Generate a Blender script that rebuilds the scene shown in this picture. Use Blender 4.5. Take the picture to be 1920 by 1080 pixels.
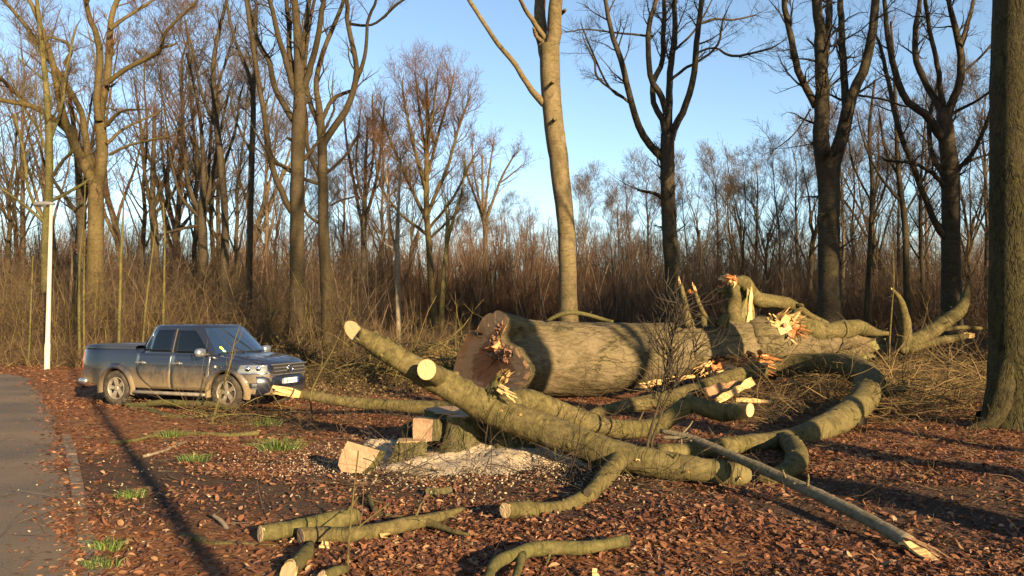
import bpy, math, random
import numpy as np
from mathutils import Vector, Matrix, Quaternion
R_ = math.radians
for o in list(bpy.data.objects): bpy.data.objects.remove(o)
scene = bpy.context.scene
COL = scene.collection

# ---------------------------------------------------------------- camera, sky, sun, exposure
FPX, CAMH, HORIZ = 1400.0, 2.0, 600.0
PITCH = math.atan((HORIZ - 540) / FPX)
cam = bpy.data.cameras.new('camera'); cam.sensor_width = 36; cam.lens = FPX / 1920 * 36
cam.clip_start = 0.05; cam.clip_end = 3000
camo = bpy.data.objects.new('camera', cam); COL.objects.link(camo)
camo.location = (0, 0, CAMH); camo.rotation_euler = (R_(90) + PITCH, 0, 0)
scene.camera = camo

SUN_EL = R_(14.7); SAZ = (0.539, -0.842)
w = bpy.data.worlds.new('World'); scene.world = w; w.use_nodes = True
nt = w.node_tree; bg = nt.nodes['Background']
sky = nt.nodes.new('ShaderNodeTexSky'); sky.sky_type = 'NISHITA'; sky.sun_disc = False
sky.sun_elevation = SUN_EL; sky.sun_rotation = math.atan2(SAZ[0], SAZ[1])
sky.altitude = 50; sky.air_density = 1.0; sky.dust_density = 0.25; sky.ozone_density = 1.6
nt.links.new(sky.outputs[0], bg.inputs[0]); bg.inputs[1].default_value = 0.072
sun = bpy.data.lights.new('sun', 'SUN'); sun.energy = 5.0; sun.angle = R_(0.5); sun.color = (1.0, 0.74, 0.43)
suno = bpy.data.objects.new('sun', sun); COL.objects.link(suno)
sdir = Vector((SAZ[0] * math.cos(SUN_EL), SAZ[1] * math.cos(SUN_EL), math.sin(SUN_EL)))
suno.rotation_euler = sdir.to_track_quat('Z', 'Y').to_euler(); suno.location = (20, -30, 20)
vs = scene.view_settings
vs.view_transform = 'Standard'; vs.look = 'None'; vs.gamma = 1; vs.exposure = 1.8; vs.use_curve_mapping = False
scene.render.engine = 'CYCLES'
scene.cycles.max_bounces = 5; scene.cycles.diffuse_bounces = 3; scene.cycles.glossy_bounces = 3
scene.cycles.use_adaptive_sampling = True

# ---------------------------------------------------------------- helpers
def gz(x, y):
    x = np.asarray(x, float); y = np.asarray(y, float)
    z = 0.012 * np.clip(y - 25, 0, 120)
    b = 0.03 * np.sin(x * 1.3 + y * .7) + 0.025 * np.sin(y * 1.9 - x * .8 + 1) + 0.02 * np.sin(x * 3.1 + 2) * np.sin(y * 2.7)
    off = np.clip((x + 3.2 + np.clip(y - 8, 0, 40) * .75) / 1.5, 0, 1)     # flat at the road
    return z + b * off

def ray(px, py):
    u = (px - 960) / FPX; v = (540 - py) / FPX
    c, s = math.cos(PITCH), math.sin(PITCH)
    return np.array((u, c - v * s, s + v * c))
def at(px, py, d):
    """world point on the line of sight of a photo pixel, d metres away along the view axis (world y)"""
    r = ray(px, py); return np.array((0, 0, CAMH)) + r * (d / r[1])
def on_ground(px, py, dz=0.0):
    r = ray(px, py); d = 12.0
    for _ in range(12):
        p = at(px, py, d); d = (CAMH - gz(p[0], p[1]) - dz) / max(-r[2] / r[1], 1e-4)
        d = min(d, 160)
    return at(px, py, d)

def catmull(pts, n):
    pts = np.asarray(pts, float)
    if len(pts) == 2:
        t = np.linspace(0, 1, n)[:, None]; return pts[0] * (1 - t) + pts[1] * t
    P = np.vstack([2 * pts[0] - pts[1], pts, 2 * pts[-1] - pts[-2]])
    seg = np.linalg.norm(np.diff(pts[:, :3], axis=0), axis=1) + 1e-6
    cum = np.concatenate([[0], np.cumsum(seg)]); s = np.linspace(0, cum[-1], n)
    i = np.clip(np.searchsorted(cum, s, 'right') - 1, 0, len(seg) - 1); t = ((s - cum[i]) / seg[i])[:, None]
    a, b, c, d = P[i], P[i + 1], P[i + 2], P[i + 3]
    return .5 * (2 * b + (c - a) * t + (2 * a - 5 * b + 4 * c - d) * t ** 2 + (3 * b - a - 3 * c + d) * t ** 3)

def unit(v): return v / (np.linalg.norm(v, axis=-1, keepdims=True) + 1e-9)

class MB:
    def __init__(s): s.v = []; s.q = []; s.t = []; s.n = 0; s.a = []
    def add(s, v, quads=None, tris=None, attr=None):
        v = np.asarray(v, float).reshape(-1, 3)
        if quads is not None and len(quads): s.q.append(np.asarray(quads, np.int64).reshape(-1, 4) + s.n)
        if tris is not None and len(tris): s.t.append(np.asarray(tris, np.int64).reshape(-1, 3) + s.n)
        s.v.append(v); s.n += len(v); s.a.append(np.zeros_like(v) if attr is None else attr)
    def tubes(s, P, R, k=3, cap0=False, cap1=False, lump=0.0, rng=None):
        P = np.asarray(P, float); R = np.asarray(R, float)
        if P.ndim == 2: P = P[None]; R = R[None]
        M, n = R.shape
        if M == 0: return
        T = np.empty_like(P); T[:, 1:-1] = P[:, 2:] - P[:, :-2]; T[:, 0] = P[:, 1] - P[:, 0]; T[:, -1] = P[:, -1] - P[:, -2]
        T = unit(T)
        ref = np.where(np.abs(T[:, 0, 2:3]) > .85, np.array([[1., 0, 0]]), np.array([[0, 0, 1.]]))
        N = unit(ref - (ref * T[:, 0]).sum(-1, keepdims=True) * T[:, 0])
        a = np.linspace(0, 2 * np.pi, k, endpoint=False); ca, sa = np.cos(a), np.sin(a)
        V = np.empty((M, n, k, 3))
        for i in range(n):
            N = unit(N - (N * T[:, i]).sum(-1, keepdims=True) * T[:, i]); B = np.cross(T[:, i], N)
            rr = R[:, i, None, None]
            if lump and rng is not None: rr = rr * (1 + lump * rng.standard_normal((M, k, 1)))
            V[:, i] = P[:, i, None] + rr * (ca[None, :, None] * N[:, None] + sa[None, :, None] * B[:, None])
        base = (np.arange(M) * n * k)[:, None, None] + (np.arange(n - 1) * k)[None, :, None]
        j = np.arange(k)[None, None]; j2 = (np.arange(k) + 1) % k; j2 = j2[None, None]
        Q = np.stack([base + j, base + j2, base + k + j2, base + k + j], -1).reshape(-1, 4)
        tr = []
        for c, row in ((cap0, 0), (cap1, n - 1)):
            if c:
                b = np.arange(M) * n * k + row * k
                for q in range(1, k - 1):
                    tt = np.stack([b, b + q, b + q + 1], -1); tr.append(tt[:, ::-1] if row == 0 else tt)
        at_ = None
        if k >= 6:      # straightened bark coordinates: round the stem in xy, metres along it in z
            cum = np.concatenate([np.zeros((M, 1)), np.linalg.norm(np.diff(P, axis=1), axis=-1).cumsum(1)], 1) + np.arange(M)[:, None] * 7.3
            at_ = np.empty((M, n, k, 3)); rm = np.maximum(R, .03)[..., None]; at_[..., 0] = rm * ca; at_[..., 1] = rm * sa; at_[..., 2] = cum[..., None]; at_ = at_.reshape(-1, 3)
        s.add(V.reshape(-1, 3), Q, np.vstack(tr) if tr else None, at_)
    def box(s, c, size, rot=None, taper=1.0):
        h = np.array(size) / 2
        v = np.array([(x, y, z) for z in (-1, 1) for y in (-1, 1) for x in (-1, 1)], float)
        v[4:, :2] *= taper; v = v * h
        if rot is not None: v = v @ np.array(rot.to_matrix() if hasattr(rot, 'to_matrix') else rot).T
        s.add(v + np.array(c), [(0, 2, 3, 1), (4, 5, 7, 6), (0, 1, 5, 4), (2, 6, 7, 3), (0, 4, 6, 2), (1, 3, 7, 5)])
    def mesh(s, name, smooth=True):
        me = bpy.data.meshes.new(name)
        V = np.vstack(s.v) if s.v else np.zeros((0, 3))
        Q = np.vstack(s.q) if s.q else np.zeros((0, 4), np.int64); T = np.vstack(s.t) if s.t else np.zeros((0, 3), np.int64)
        me.vertices.add(len(V)); me.vertices.foreach_set('co', V.astype(np.float32).ravel())
        me.loops.add(Q.size + T.size); me.loops.foreach_set('vertex_index', np.concatenate([Q.ravel(), T.ravel()]).astype(np.int32))
        me.polygons.add(len(Q) + len(T))
        st = np.concatenate([np.arange(len(Q)) * 4, Q.size + np.arange(len(T)) * 3]).astype(np.int32)
        me.polygons.foreach_set('loop_start', st)
        try: me.polygons.foreach_set('loop_total', np.concatenate([np.full(len(Q), 4), np.full(len(T), 3)]).astype(np.int32))
        except Exception: pass
        me.polygons.foreach_set('use_smooth', np.full(len(Q) + len(T), smooth))
        me.update(calc_edges=True)
        if s.a and any(x.any() for x in s.a):
            av = me.attributes.new('bark', 'FLOAT_VECTOR', 'POINT'); av.data.foreach_set('vector', np.vstack(s.a).astype(np.float32).ravel())
        return me
    def build(s, name, mat, parent=None, smooth=True, loc=None):
        me = s.mesh(name, smooth); me.materials.append(mat)
        o = bpy.data.objects.new(name, me); COL.objects.link(o)
        if parent is not None: o.parent = parent
        if loc is not None: o.location = loc
        return o

def tag(o, label=None, cat=None, group=None, kind=None):
    if label: o['label'] = label
    if cat: o['category'] = cat
    if group: o['group'] = group
    if kind: o['kind'] = kind
    return o
def thing(name, label, cat, loc=(0, 0, 0), rz=0.0, group=None):
    o = bpy.data.objects.new(name, None); COL.objects.link(o); o.empty_display_size = .2
    o.location = tuple(float(c) for c in loc); o.rotation_euler = (0, 0, rz)
    return tag(o, label, cat, group)
def dup(root, loc, rz=0, scale=1.0, label=None, group=None):
    r = root.copy(); COL.objects.link(r); r.location = tuple(float(c) for c in loc); r.rotation_euler = (0, 0, rz)
    r.scale = (scale,) * 3 if np.isscalar(scale) else scale
    if label: r['label'] = label
    if group: r['group'] = group
    for ch in list(root.children):
        c = ch.copy(); COL.objects.link(c); c.parent = r
    return r

# ---------------------------------------------------------------- materials
class NT:
    def __init__(s, name, rough=.8, spec=.3):
        s.m = bpy.data.materials.new(name); s.m.use_nodes = True; s.t = s.m.node_tree
        s.b = s.t.nodes['Principled BSDF']; s.b.inputs['Roughness'].default_value = rough
        s.b.inputs['Specular IOR Level'].default_value = spec
    def n(s, ty, **kw):
        x = s.t.nodes.new(ty)
        for k, v in kw.items():
            if k in x.inputs: x.inputs[k].default_value = v
            else: setattr(x, k, v)
        return x
    def l(s, a, b): s.t.links.new(a, b)
    def coord(s, scale=(1, 1, 1), rot=(0, 0, 0), out='Object'):
        tc = s.n('ShaderNodeTexCoord'); mp = s.n('ShaderNodeMapping'); mp.inputs['Scale'].default_value = scale
        mp.inputs['Rotation'].default_value = rot; s.l(tc.outputs[out], mp.inputs[0]); return mp.outputs[0]
    def noise(s, vec, scale, detail=4, rough=.55, dist=0):
        x = s.n('ShaderNodeTexNoise'); x.inputs['Scale'].default_value = scale; x.inputs['Detail'].default_value = detail
        x.inputs['Roughness'].default_value = rough; x.inputs['Distortion'].default_value = dist
        if vec is not None: s.l(vec, x.inputs['Vector'])
        return x.outputs['Fac']
    def ramp(s, fac, stops, interp='LINEAR'):
        x = s.n('ShaderNodeValToRGB'); cr = x.color_ramp; cr.interpolation = interp
        while len(cr.elements) < len(stops): cr.elements.new(.5)
        for e, (p, c) in zip(cr.elements, stops):
            e.position = p; e.color = (*c, 1) if len(c) == 3 else c
        s.l(fac, x.inputs[0]); return x.outputs[0]
    def mix(s, fac, a, b):
        x = s.n('ShaderNodeMix', data_type='RGBA')
        for i, v in ((6, a), (7, b)):
            if isinstance(v, tuple): x.inputs[i].default_value = (*v, 1)
            else: s.l(v, x.inputs[i])
        if isinstance(fac, float): x.inputs[0].default_value = fac
        else: s.l(fac, x.inputs[0])
        return x.outputs[2]
    def math(s, op, a, b=None, clamp=False):
        x = s.n('ShaderNodeMath', operation=op); x.use_clamp = clamp
        for i, v in ((0, a), (1, b)):
            if v is None: continue
            if isinstance(v, (int, float)): x.inputs[i].default_value = v
            else: s.l(v, x.inputs[i])
        return x.outputs[0]
    def col(s, c):
        if isinstance(c, tuple): s.b.inputs['Base Color'].default_value = (*c, 1)
        else: s.l(c, s.b.inputs['Base Color'])
        return s
    def bump(s, h, strength=.5, dist=.02):
        x = s.n('ShaderNodeBump'); x.inputs['Strength'].default_value = strength; x.inputs['Distance'].default_value = dist
        s.l(h, x.inputs['Height']); s.l(x.outputs[0], s.b.inputs['Normal']); return s

def plain(name, c, rough=.7, metal=0.0, spec=.4, coat=0):
    k = NT(name, rough, spec); k.col(c); k.b.inputs['Metallic'].default_value = metal
    if coat: k.b.inputs['Coat Weight'].default_value = coat; k.b.inputs['Coat Roughness'].default_value = .08
    return k.m
G3 = ((0, (0, 0, 0)), (1, (1, 1, 1)))
def bark(name, base, dark, green, gamt=.5, scale=1.0, line=(.7, .7, 8), lw=.02, bump=.6, rough=.85, bdist=.02, attr=True, fine=(1, 1, 1), lichen=.4):
    """bark: weather blotches, algae, mottling, thin creases across the stem and pale lichen flecks"""
    k = NT(name, rough, .2)
    if attr: src = k.n('ShaderNodeAttribute', attribute_name='bark').outputs['Vector']
    else: src = k.n('ShaderNodeTexCoord').outputs['Object']
    def mp(sc):
        x = k.n('ShaderNodeMapping'); x.inputs['Scale'].default_value = tuple(scale * q for q in sc); k.l(src, x.inputs[0]); return x.outputs[0]
    v = mp((1, 1, .7)); n1 = k.noise(v, 1.5, 5, .6); n2 = k.noise(mp(fine), 8, 7, .7, .4); n3 = k.noise(v, .6, 3); n4 = k.noise(v, 30, 3, .6)
    c = k.mix(k.ramp(n2, ((.36, (0, 0, 0)), (.64, (1, 1, 1)))), dark, base)
    c = k.mix(k.ramp(n1, ((.52 - gamt * .3, (0, 0, 0)), (.85 - gamt * .3, (.85, .85, .85)))), c, k.mix(k.ramp(n2, ((.35, (0, 0, 0)), (.7, (1, 1, 1)))), tuple(x * .5 for x in green), green))
    c = k.mix(k.ramp(n3, ((.48, (0, 0, 0)), (.7, (.5, .5, .5)))), c, tuple(min(1, x * 1.45 + .01) for x in base))
    n5 = k.noise(v, 3.1, 6, .7); c = k.mix(k.ramp(n5, ((.58, (0, 0, 0)), (.68, (.75, .75, .75)))), c, tuple(x * .6 for x in dark))
    c = k.mix(k.ramp(n4, ((.66, (0, 0, 0)), (.72, (lichen,) * 3))), c, tuple(min(1, x * 1.8 + .04) for x in base))
    ln = k.noise(mp(line), 1.0, 3, .5, .6); lr = k.ramp(ln, ((.5 - lw, (0, 0, 0)), (.5, (1, 1, 1)), (.5 + lw, (0, 0, 0))))
    br = k.ramp(n1, ((.4, (.1, .1, .1)), (.6, (.85, .85, .85)))); lr = k.math('MULTIPLY', lr, br)
    c = k.mix(k.math('MULTIPLY', lr, .9), c, tuple(x * .25 for x in dark))
    k.col(c); k.bump(k.math('SUBTRACT', k.math('ADD', n2, k.math('MULTIPLY', n5, .6)), k.math('MULTIPLY', lr, .6)), bump, bdist)
    return k.m
def woodcut(name, light, ringc, dark, amt=.25, scale=9):
    """sawn end grain: faint rings round the pith (UV centre), radial checks, saw marks"""
    k = NT(name, .75, .2)
    tc = k.n('ShaderNodeTexCoord'); mp = k.n('ShaderNodeMapping'); mp.inputs['Location'].default_value = (-.5, -.5, 0)
    k.l(tc.outputs['UV'], mp.inputs[0])
    wv = k.n('ShaderNodeTexWave', wave_type='RINGS', rings_direction='SPHERICAL'); k.l(mp.outputs[0], wv.inputs[0])
    wv.inputs['Scale'].default_value = scale; wv.inputs['Distortion'].default_value = 2.5; wv.inputs['Detail'].default_value = 3
    wv.inputs['Detail Scale'].default_value = 2
    v = k.coord((1, 1, 1)); n = k.noise(v, 14, 5); n2 = k.noise(v, 3, 3)
    c = k.mix(k.math('MULTIPLY', wv.outputs['Fac'], amt), light, ringc)
    c = k.mix(k.ramp(n2, ((.45, (0, 0, 0)), (.8, (.6, .6, .6)))), c, dark)
    c = k.mix(k.ramp(n, ((.6, (0, 0, 0)), (.8, (.5, .5, .5)))), c, ringc)
    k.col(c); k.bump(k.noise(k.coord((2, 2, 30)), 6, 3), .25, .01)
    return k.m
def grainwood(name, a, b, c3, scale=1):
    k = NT(name, .8, .2); v = k.coord((scale, scale, scale))
    n = k.noise(v, 5, 6, .7, 1.5); n2 = k.noise(v, 24, 4)
    c = k.ramp(n, ((.3, c3), (.5, b), (.68, a))); c = k.mix(k.ramp(n2, ((.55, (0, 0, 0)), (.8, (.7, .7, .7)))), c, b)
    k.col(c); k.bump(n2, .6, .02); return k.m

M = {}
M['beech'] = bark('beech_bark', (0.1518, 0.1146, 0.0578), (0.0810, 0.0592, 0.0298), (0.1063, 0.0878, 0.0298), .45, 1.0, (.8, .8, 7), .03, .6)
M['fallen'] = bark('fallen_beech_bark', (0.1470, 0.1131, 0.0640), (0.0672, 0.0507, 0.0264), (0.0966, 0.0819, 0.0264), .5, 1.0, (5.5, 5.5, 2.2), .045, 1.0, bdist=.04, fine=(1.6, 1.6, .7))
M['limb'] = bark('limb_bark', (0.1258, 0.0992, 0.0396), (0.0510, 0.0397, 0.0158), (0.0850, 0.0755, 0.0185), .55, 1.5, (.9, .9, 5), .04, .8, bdist=.02)
M['polebark'] = bark('weathered_pole_bark', (.19, .155, .10), (.10, .08, .05), (.13, .12, .055), .4, 2.0, (.9, .9, 4), .03, .6)
M['mossy'] = bark('mossy_limb_bark', (0.1125, 0.0936, 0.0350), (0.0562, 0.0468, 0.0175), (0.0788, 0.0806, 0.0182), .6, 2.0, (.8, .8, 6), .04, .9, bdist=.012)
M['standing'] = bark('standing_trunk_bark', (0.0521, 0.0380, 0.0207), (0.0275, 0.0196, 0.0115), (0.0521, 0.0415, 0.0127), .55, .8, (.8, .8, 6), .02, .6)  # bark darkened overall to imitate shade on the tall pair's upper limbs
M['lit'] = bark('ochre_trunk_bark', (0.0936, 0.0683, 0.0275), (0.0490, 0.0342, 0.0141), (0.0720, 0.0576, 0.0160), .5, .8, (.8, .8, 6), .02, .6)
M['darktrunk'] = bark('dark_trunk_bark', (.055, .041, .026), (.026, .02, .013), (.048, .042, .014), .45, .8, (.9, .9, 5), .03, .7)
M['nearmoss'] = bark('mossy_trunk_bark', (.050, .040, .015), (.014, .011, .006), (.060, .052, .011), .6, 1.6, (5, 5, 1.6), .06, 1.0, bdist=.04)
M['fartrunk'] = bark('far_trunk_bark', (.11, .08, .048), (.06, .043, .027), (.09, .075, .032), .4, .6, bump=.2)
M['pale'] = bark('pale_trunk_bark', (.25, .20, .135), (.14, .11, .07), (.16, .135, .07), .4, .8, bump=.2)
M['stumpbark'] = bark('mossy_stump_bark', (.12, .10, .048), (.045, .037, .018), (.10, .10, .022), .55, 2.0, (3, 3, 1), .05, 1.0, bdist=.04, attr=False)
M['lichenbark'] = bark('torn_bark_strip', (.19, .17, .07), (.1, .085, .035), (.14, .14, .04), .6, 1.5, (3, 3, 3), .03, .6, attr=False)
def twigmat(name, a, b):
    k = NT(name, .85, .2); g = k.n('ShaderNodeNewGeometry'); k.col(k.ramp(g.outputs['Random Per Island'], ((0, a), (1, b)))); return k.m
M['twig'] = twigmat('brown_twigs', (0.040, 0.026, 0.016), (0.096, 0.064, 0.038))
M['twig_red'] = twigmat('red_brown_twigs', (0.052, 0.029, 0.016), (0.136, 0.072, 0.038))
M['twig_grey'] = twigmat('grey_brown_twigs', (0.044, 0.034, 0.024), (0.112, 0.086, 0.060))
M['twig_gold'] = twigmat('ochre_twigs', (0.068, 0.046, 0.018), (0.216, 0.148, 0.060))
M['twig_dark'] = twigmat('dark_twigs', (0.018, 0.013, 0.009), (0.044, 0.032, 0.022))
M['olive'] = twigmat('olive_stems', (0.056, 0.044, 0.014), (0.152, 0.120, 0.040))
M['stemmix'] = twigmat('stem_mix', (0.032, 0.021, 0.011), (0.192, 0.144, 0.096))
M['bramble'] = twigmat('bramble_leaves', (0.018, 0.024, 0.006), (0.080, 0.052, 0.016))
M['cut'] = woodcut('fresh_cut_wood', (.48, .34, .18), (.36, .215, .09), (.40, .26, .12), .5, 10)
M['cutdull'] = woodcut('dull_cut_wood', (.27, .18, .105), (.20, .12, .065), (.21, .13, .073), .4, 9)
M['splinter'] = grainwood('splintered_wood', (.56, .41, .21), (.45, .29, .12), (.26, .14, .046), 1)
M['redwood'] = grainwood('torn_red_heartwood', (.42, .23, .09), (.29, .11, .035), (.12, .038, .014), 1.2)
M['cutside'] = grainwood('sawn_side_grain', (.38, .255, .155), (.30, .19, .11), (.23, .135, .075), .9); M['plank'] = grainwood('split_plank_wood', (.36, .24, .13), (.26, .15, .08), (.15, .08, .045), .8)
# ---------------------------------------------------------------- ground, road, leaf litter
rng = np.random.default_rng(7)
# road edge in world metres (from the kerb line), then on behind the camera
edge_px = [(20, 703), (58, 722), (84, 752), (104, 795), (116, 850), (124, 920), (129, 1000), (134, 1080)]
edge = [at(px, py, 1400 * 2.0 / (py - 600)) for px, py in edge_px]
edge = [np.array((-34., 33.5, 0)), np.array((-25., 30.2, 0))] + edge + [np.array((-3.0, 2.5, 0)), np.array((-2.7, -3, 0)), np.array((-2.6, -14, 0))]
EDGE = catmull(np.array([(e[0], e[1], 0) for e in edge]), 120)
def road_side(x, y):
    """signed distance-ish: >0 on the verge, <0 on the asphalt"""
    x = np.asarray(x, float); y = np.asarray(y, float)
    o = np.argsort(EDGE[:, 1]); return x - np.interp(y, EDGE[o, 1], EDGE[o, 0], left=-2.6, right=-60)

# soil / leaf floor: one sheet to the horizon, finer near the camera
xs = np.concatenate([-np.geomspace(900, 40, 14), np.linspace(-38, 38, 180), np.geomspace(40, 900, 14)])
ys = np.concatenate([-np.geomspace(300, 16, 8), np.linspace(-15, 45, 150), np.geomspace(46, 1500, 30)])
X, Y = np.meshgrid(xs, ys); Z = gz(X, Y)
Z = np.where((np.abs(X) < 40) & (Y < 46) & (Y > -15), Z + .012 * rng.standard_normal(X.shape) * np.clip(road_side(X, Y), 0, 1), Z)
Z = np.where(road_side(X, Y) < -1.3, -0.02, Z); Z = np.where(np.abs(road_side(X, Y)) < .35, np.minimum(Z, 0.0), Z)
gm = MB(); ny, nx = X.shape; idx = np.arange(ny * nx).reshape(ny, nx)
gm.add(np.stack([X, Y, Z], -1), np.stack([idx[:-1, :-1], idx[:-1, 1:], idx[1:, 1:], idx[1:, :-1]], -1))
k = NT('leafy_soil', .95, .1)
geo = k.n('ShaderNodeNewGeometry'); pos = geo.outputs['Position']
n1 = k.noise(pos, .35, 4); n2 = k.noise(pos, 9, 6, .7); n3 = k.noise(pos, 38, 4, .7); vor = k.n('ShaderNodeTexVoronoi'); vor.inputs['Scale'].default_value = 19
k.l(pos, vor.inputs['Vector'])
leafc = k.ramp(vor.outputs['Color'], ((.1, (.08, .036, .018)), (.45, (.155, .066, .028)), (.75, (.215, .097, .04)), (.95, (.27, .155, .07))))
soil = k.ramp(n2, ((.3, (.045, .029, .018)), (.6, (.10, .062, .037)), (.8, (.17, .11, .065))))
sep = k.n('ShaderNodeSeparateXYZ'); k.l(pos, sep.inputs[0])
# trampled bare soil track across the foreground, darkened for a painted band of shade
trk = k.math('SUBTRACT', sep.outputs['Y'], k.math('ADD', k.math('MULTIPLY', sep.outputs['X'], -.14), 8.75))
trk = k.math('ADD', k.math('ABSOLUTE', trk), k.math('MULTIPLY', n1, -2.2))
track_shade_m = k.ramp(trk, ((.0, (.8, .8, .8)), (.9, (0, 0, 0))))
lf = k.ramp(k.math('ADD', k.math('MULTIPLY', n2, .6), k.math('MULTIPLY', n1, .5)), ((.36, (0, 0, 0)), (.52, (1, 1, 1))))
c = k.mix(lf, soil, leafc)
c = k.mix(track_shade_m, c, k.mix(k.ramp(n3, ((.55, (0, 0, 0)), (.75, (1, 1, 1)))), (.035, .027, .021), (.10, .08, .06)))
c = k.mix(k.ramp(n3, ((.66, (0, 0, 0)), (.8, (.5, .5, .5)))), c, (.33, .19, .10))
k.col(c); k.bump(k.math('ADD', n3, k.math('ADD', n2, vor.outputs['Distance'])), .7, .02)
M['soil'] = k.m
tag(gm.build('ground', M['soil']), kind='structure')

# asphalt
k = NT('old_asphalt', .9, .2); geo = k.n('ShaderNodeNewGeometry'); pos = geo.outputs['Position']
n1 = k.noise(pos, .5, 4); n2 = k.noise(pos, 60, 3, .7); n3 = k.noise(pos, 6, 5, .65)
c = k.ramp(n2, ((.35, (.050, .041, .032)), (.7, (.135, .112, .088))))
c = k.mix(k.ramp(n1, ((.35, (0, 0, 0)), (.62, (.8, .8, .8)))), c, (.17, .118, .072))
c = k.mix(k.ramp(n3, ((.6, (0, 0, 0)), (.8, (.8, .8, .8)))), c, (.15, .085, .045))
vor = k.n('ShaderNodeTexVoronoi', feature='DISTANCE_TO_EDGE'); vor.inputs['Scale'].default_value = .55; vor.inputs['Randomness'].default_value = 1
wp = k.n('ShaderNodeVectorMath', operation='ADD'); k.l(pos, wp.inputs[0])
nv = k.n('ShaderNodeTexNoise'); nv.inputs['Scale'].default_value = 3; k.l(pos, nv.inputs['Vector']); k.l(nv.outputs['Color'], wp.inputs[1]); k.l(wp.outputs[0], vor.inputs['Vector'])
c = k.mix(k.ramp(vor.outputs['Distance'], ((.0, (.45, .45, .45)), (.007, (0, 0, 0)))), c, (.02, .018, .015))
k.col(c); k.bump(n2, .6, .008); M['asphalt'] = k.m
rm = MB(); rl = []
tang = np.gradient(EDGE[:, :2], axis=0); tang = unit(tang); nrm = np.stack([tang[:, 1], -tang[:, 0]], -1)   # to the right when walking towards camera
nrm = np.where((nrm[:, :1] > 0), -nrm, nrm)      # towards the road (left)
rows = []
jit = .035 * np.sin(np.arange(len(EDGE)) * 2.3) + .03 * rng.standard_normal(len(EDGE))
for j, off in enumerate((0, .25, 1.0, 2.0, 3.0, 3.8)):
    p = EDGE[:, :2] + nrm * (off + (jit[:, None] if j == 0 else 0)); zz = .006 + .035 * (1 - ((off - 1.9) / 1.9) ** 2) + .012 * np.clip(EDGE[:, 1] - 25, 0, 50)
    rows.append(np.column_stack([p, np.full(len(p), 0) + zz]))
V = np.stack(rows); a, b = V.shape[:2]; I = np.arange(a * b).reshape(a, b)
rm.add(V, np.stack([I[:-1, :-1], I[:-1, 1:], I[1:, 1:], I[1:, :-1]], -1))
tag(rm.build('road', M['asphalt']), kind='structure')
# flush concrete edging stones along the asphalt, half buried
k = NT('edging_concrete', .95, .1); geo = k.n('ShaderNodeNewGeometry')
n1 = k.noise(geo.outputs['Position'], 30, 4, .7); n2 = k.noise(geo.outputs['Position'], 3, 4)
c = k.ramp(n1, ((.3, (.10, .08, .06)), (.7, (.21, .17, .125)))); c = k.mix(k.ramp(n2, ((.42, (0, 0, 0)), (.62, (1, 1, 1)))), c, (.12, .07, .04))
k.col(c); k.bump(n1, .5, .01); M['concrete'] = k.m
kerb = thing('kerb', None, None); del_keys = None; tag(kerb, kind='structure')
o_ = np.argsort(EDGE[:, 1])
y0 = 3.2
while y0 < 12.5:
    y1 = y0 + .98; b = MB()
    for ya, yb in ((y0, y1),):
        xa, xb = np.interp(ya, EDGE[o_, 1], EDGE[o_, 0]), np.interp(yb, EDGE[o_, 1], EDGE[o_, 0])
        d0 = .055; wd = .17; zt = .010 + rng.uniform(-.004, .006)
        cs = [(xa + d0, ya), (xa + d0 + wd, ya), (xb + d0 + wd, yb), (xb + d0, yb)]
        ins = [(xa + d0 + .01, ya + .01), (xa + d0 + wd - .01, ya + .01), (xb + d0 + wd - .01, yb - .01), (xb + d0 + .01, yb - .01)]
        b.add([(x, y, -.08) for x, y in cs] + [(x, y, zt - .012) for x, y in cs] + [(x, y, zt) for x, y in ins],
              [(0, 1, 5, 4), (1, 2, 6, 5), (2, 3, 7, 6), (3, 0, 4, 7), (4, 5, 9, 8), (5, 6, 10, 9), (6, 7, 11, 10), (7, 4, 8, 11), (8, 9, 10, 11)])
    b.build('kerb_stone', M['concrete'], kerb, smooth=False); y0 += 1.0

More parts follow.
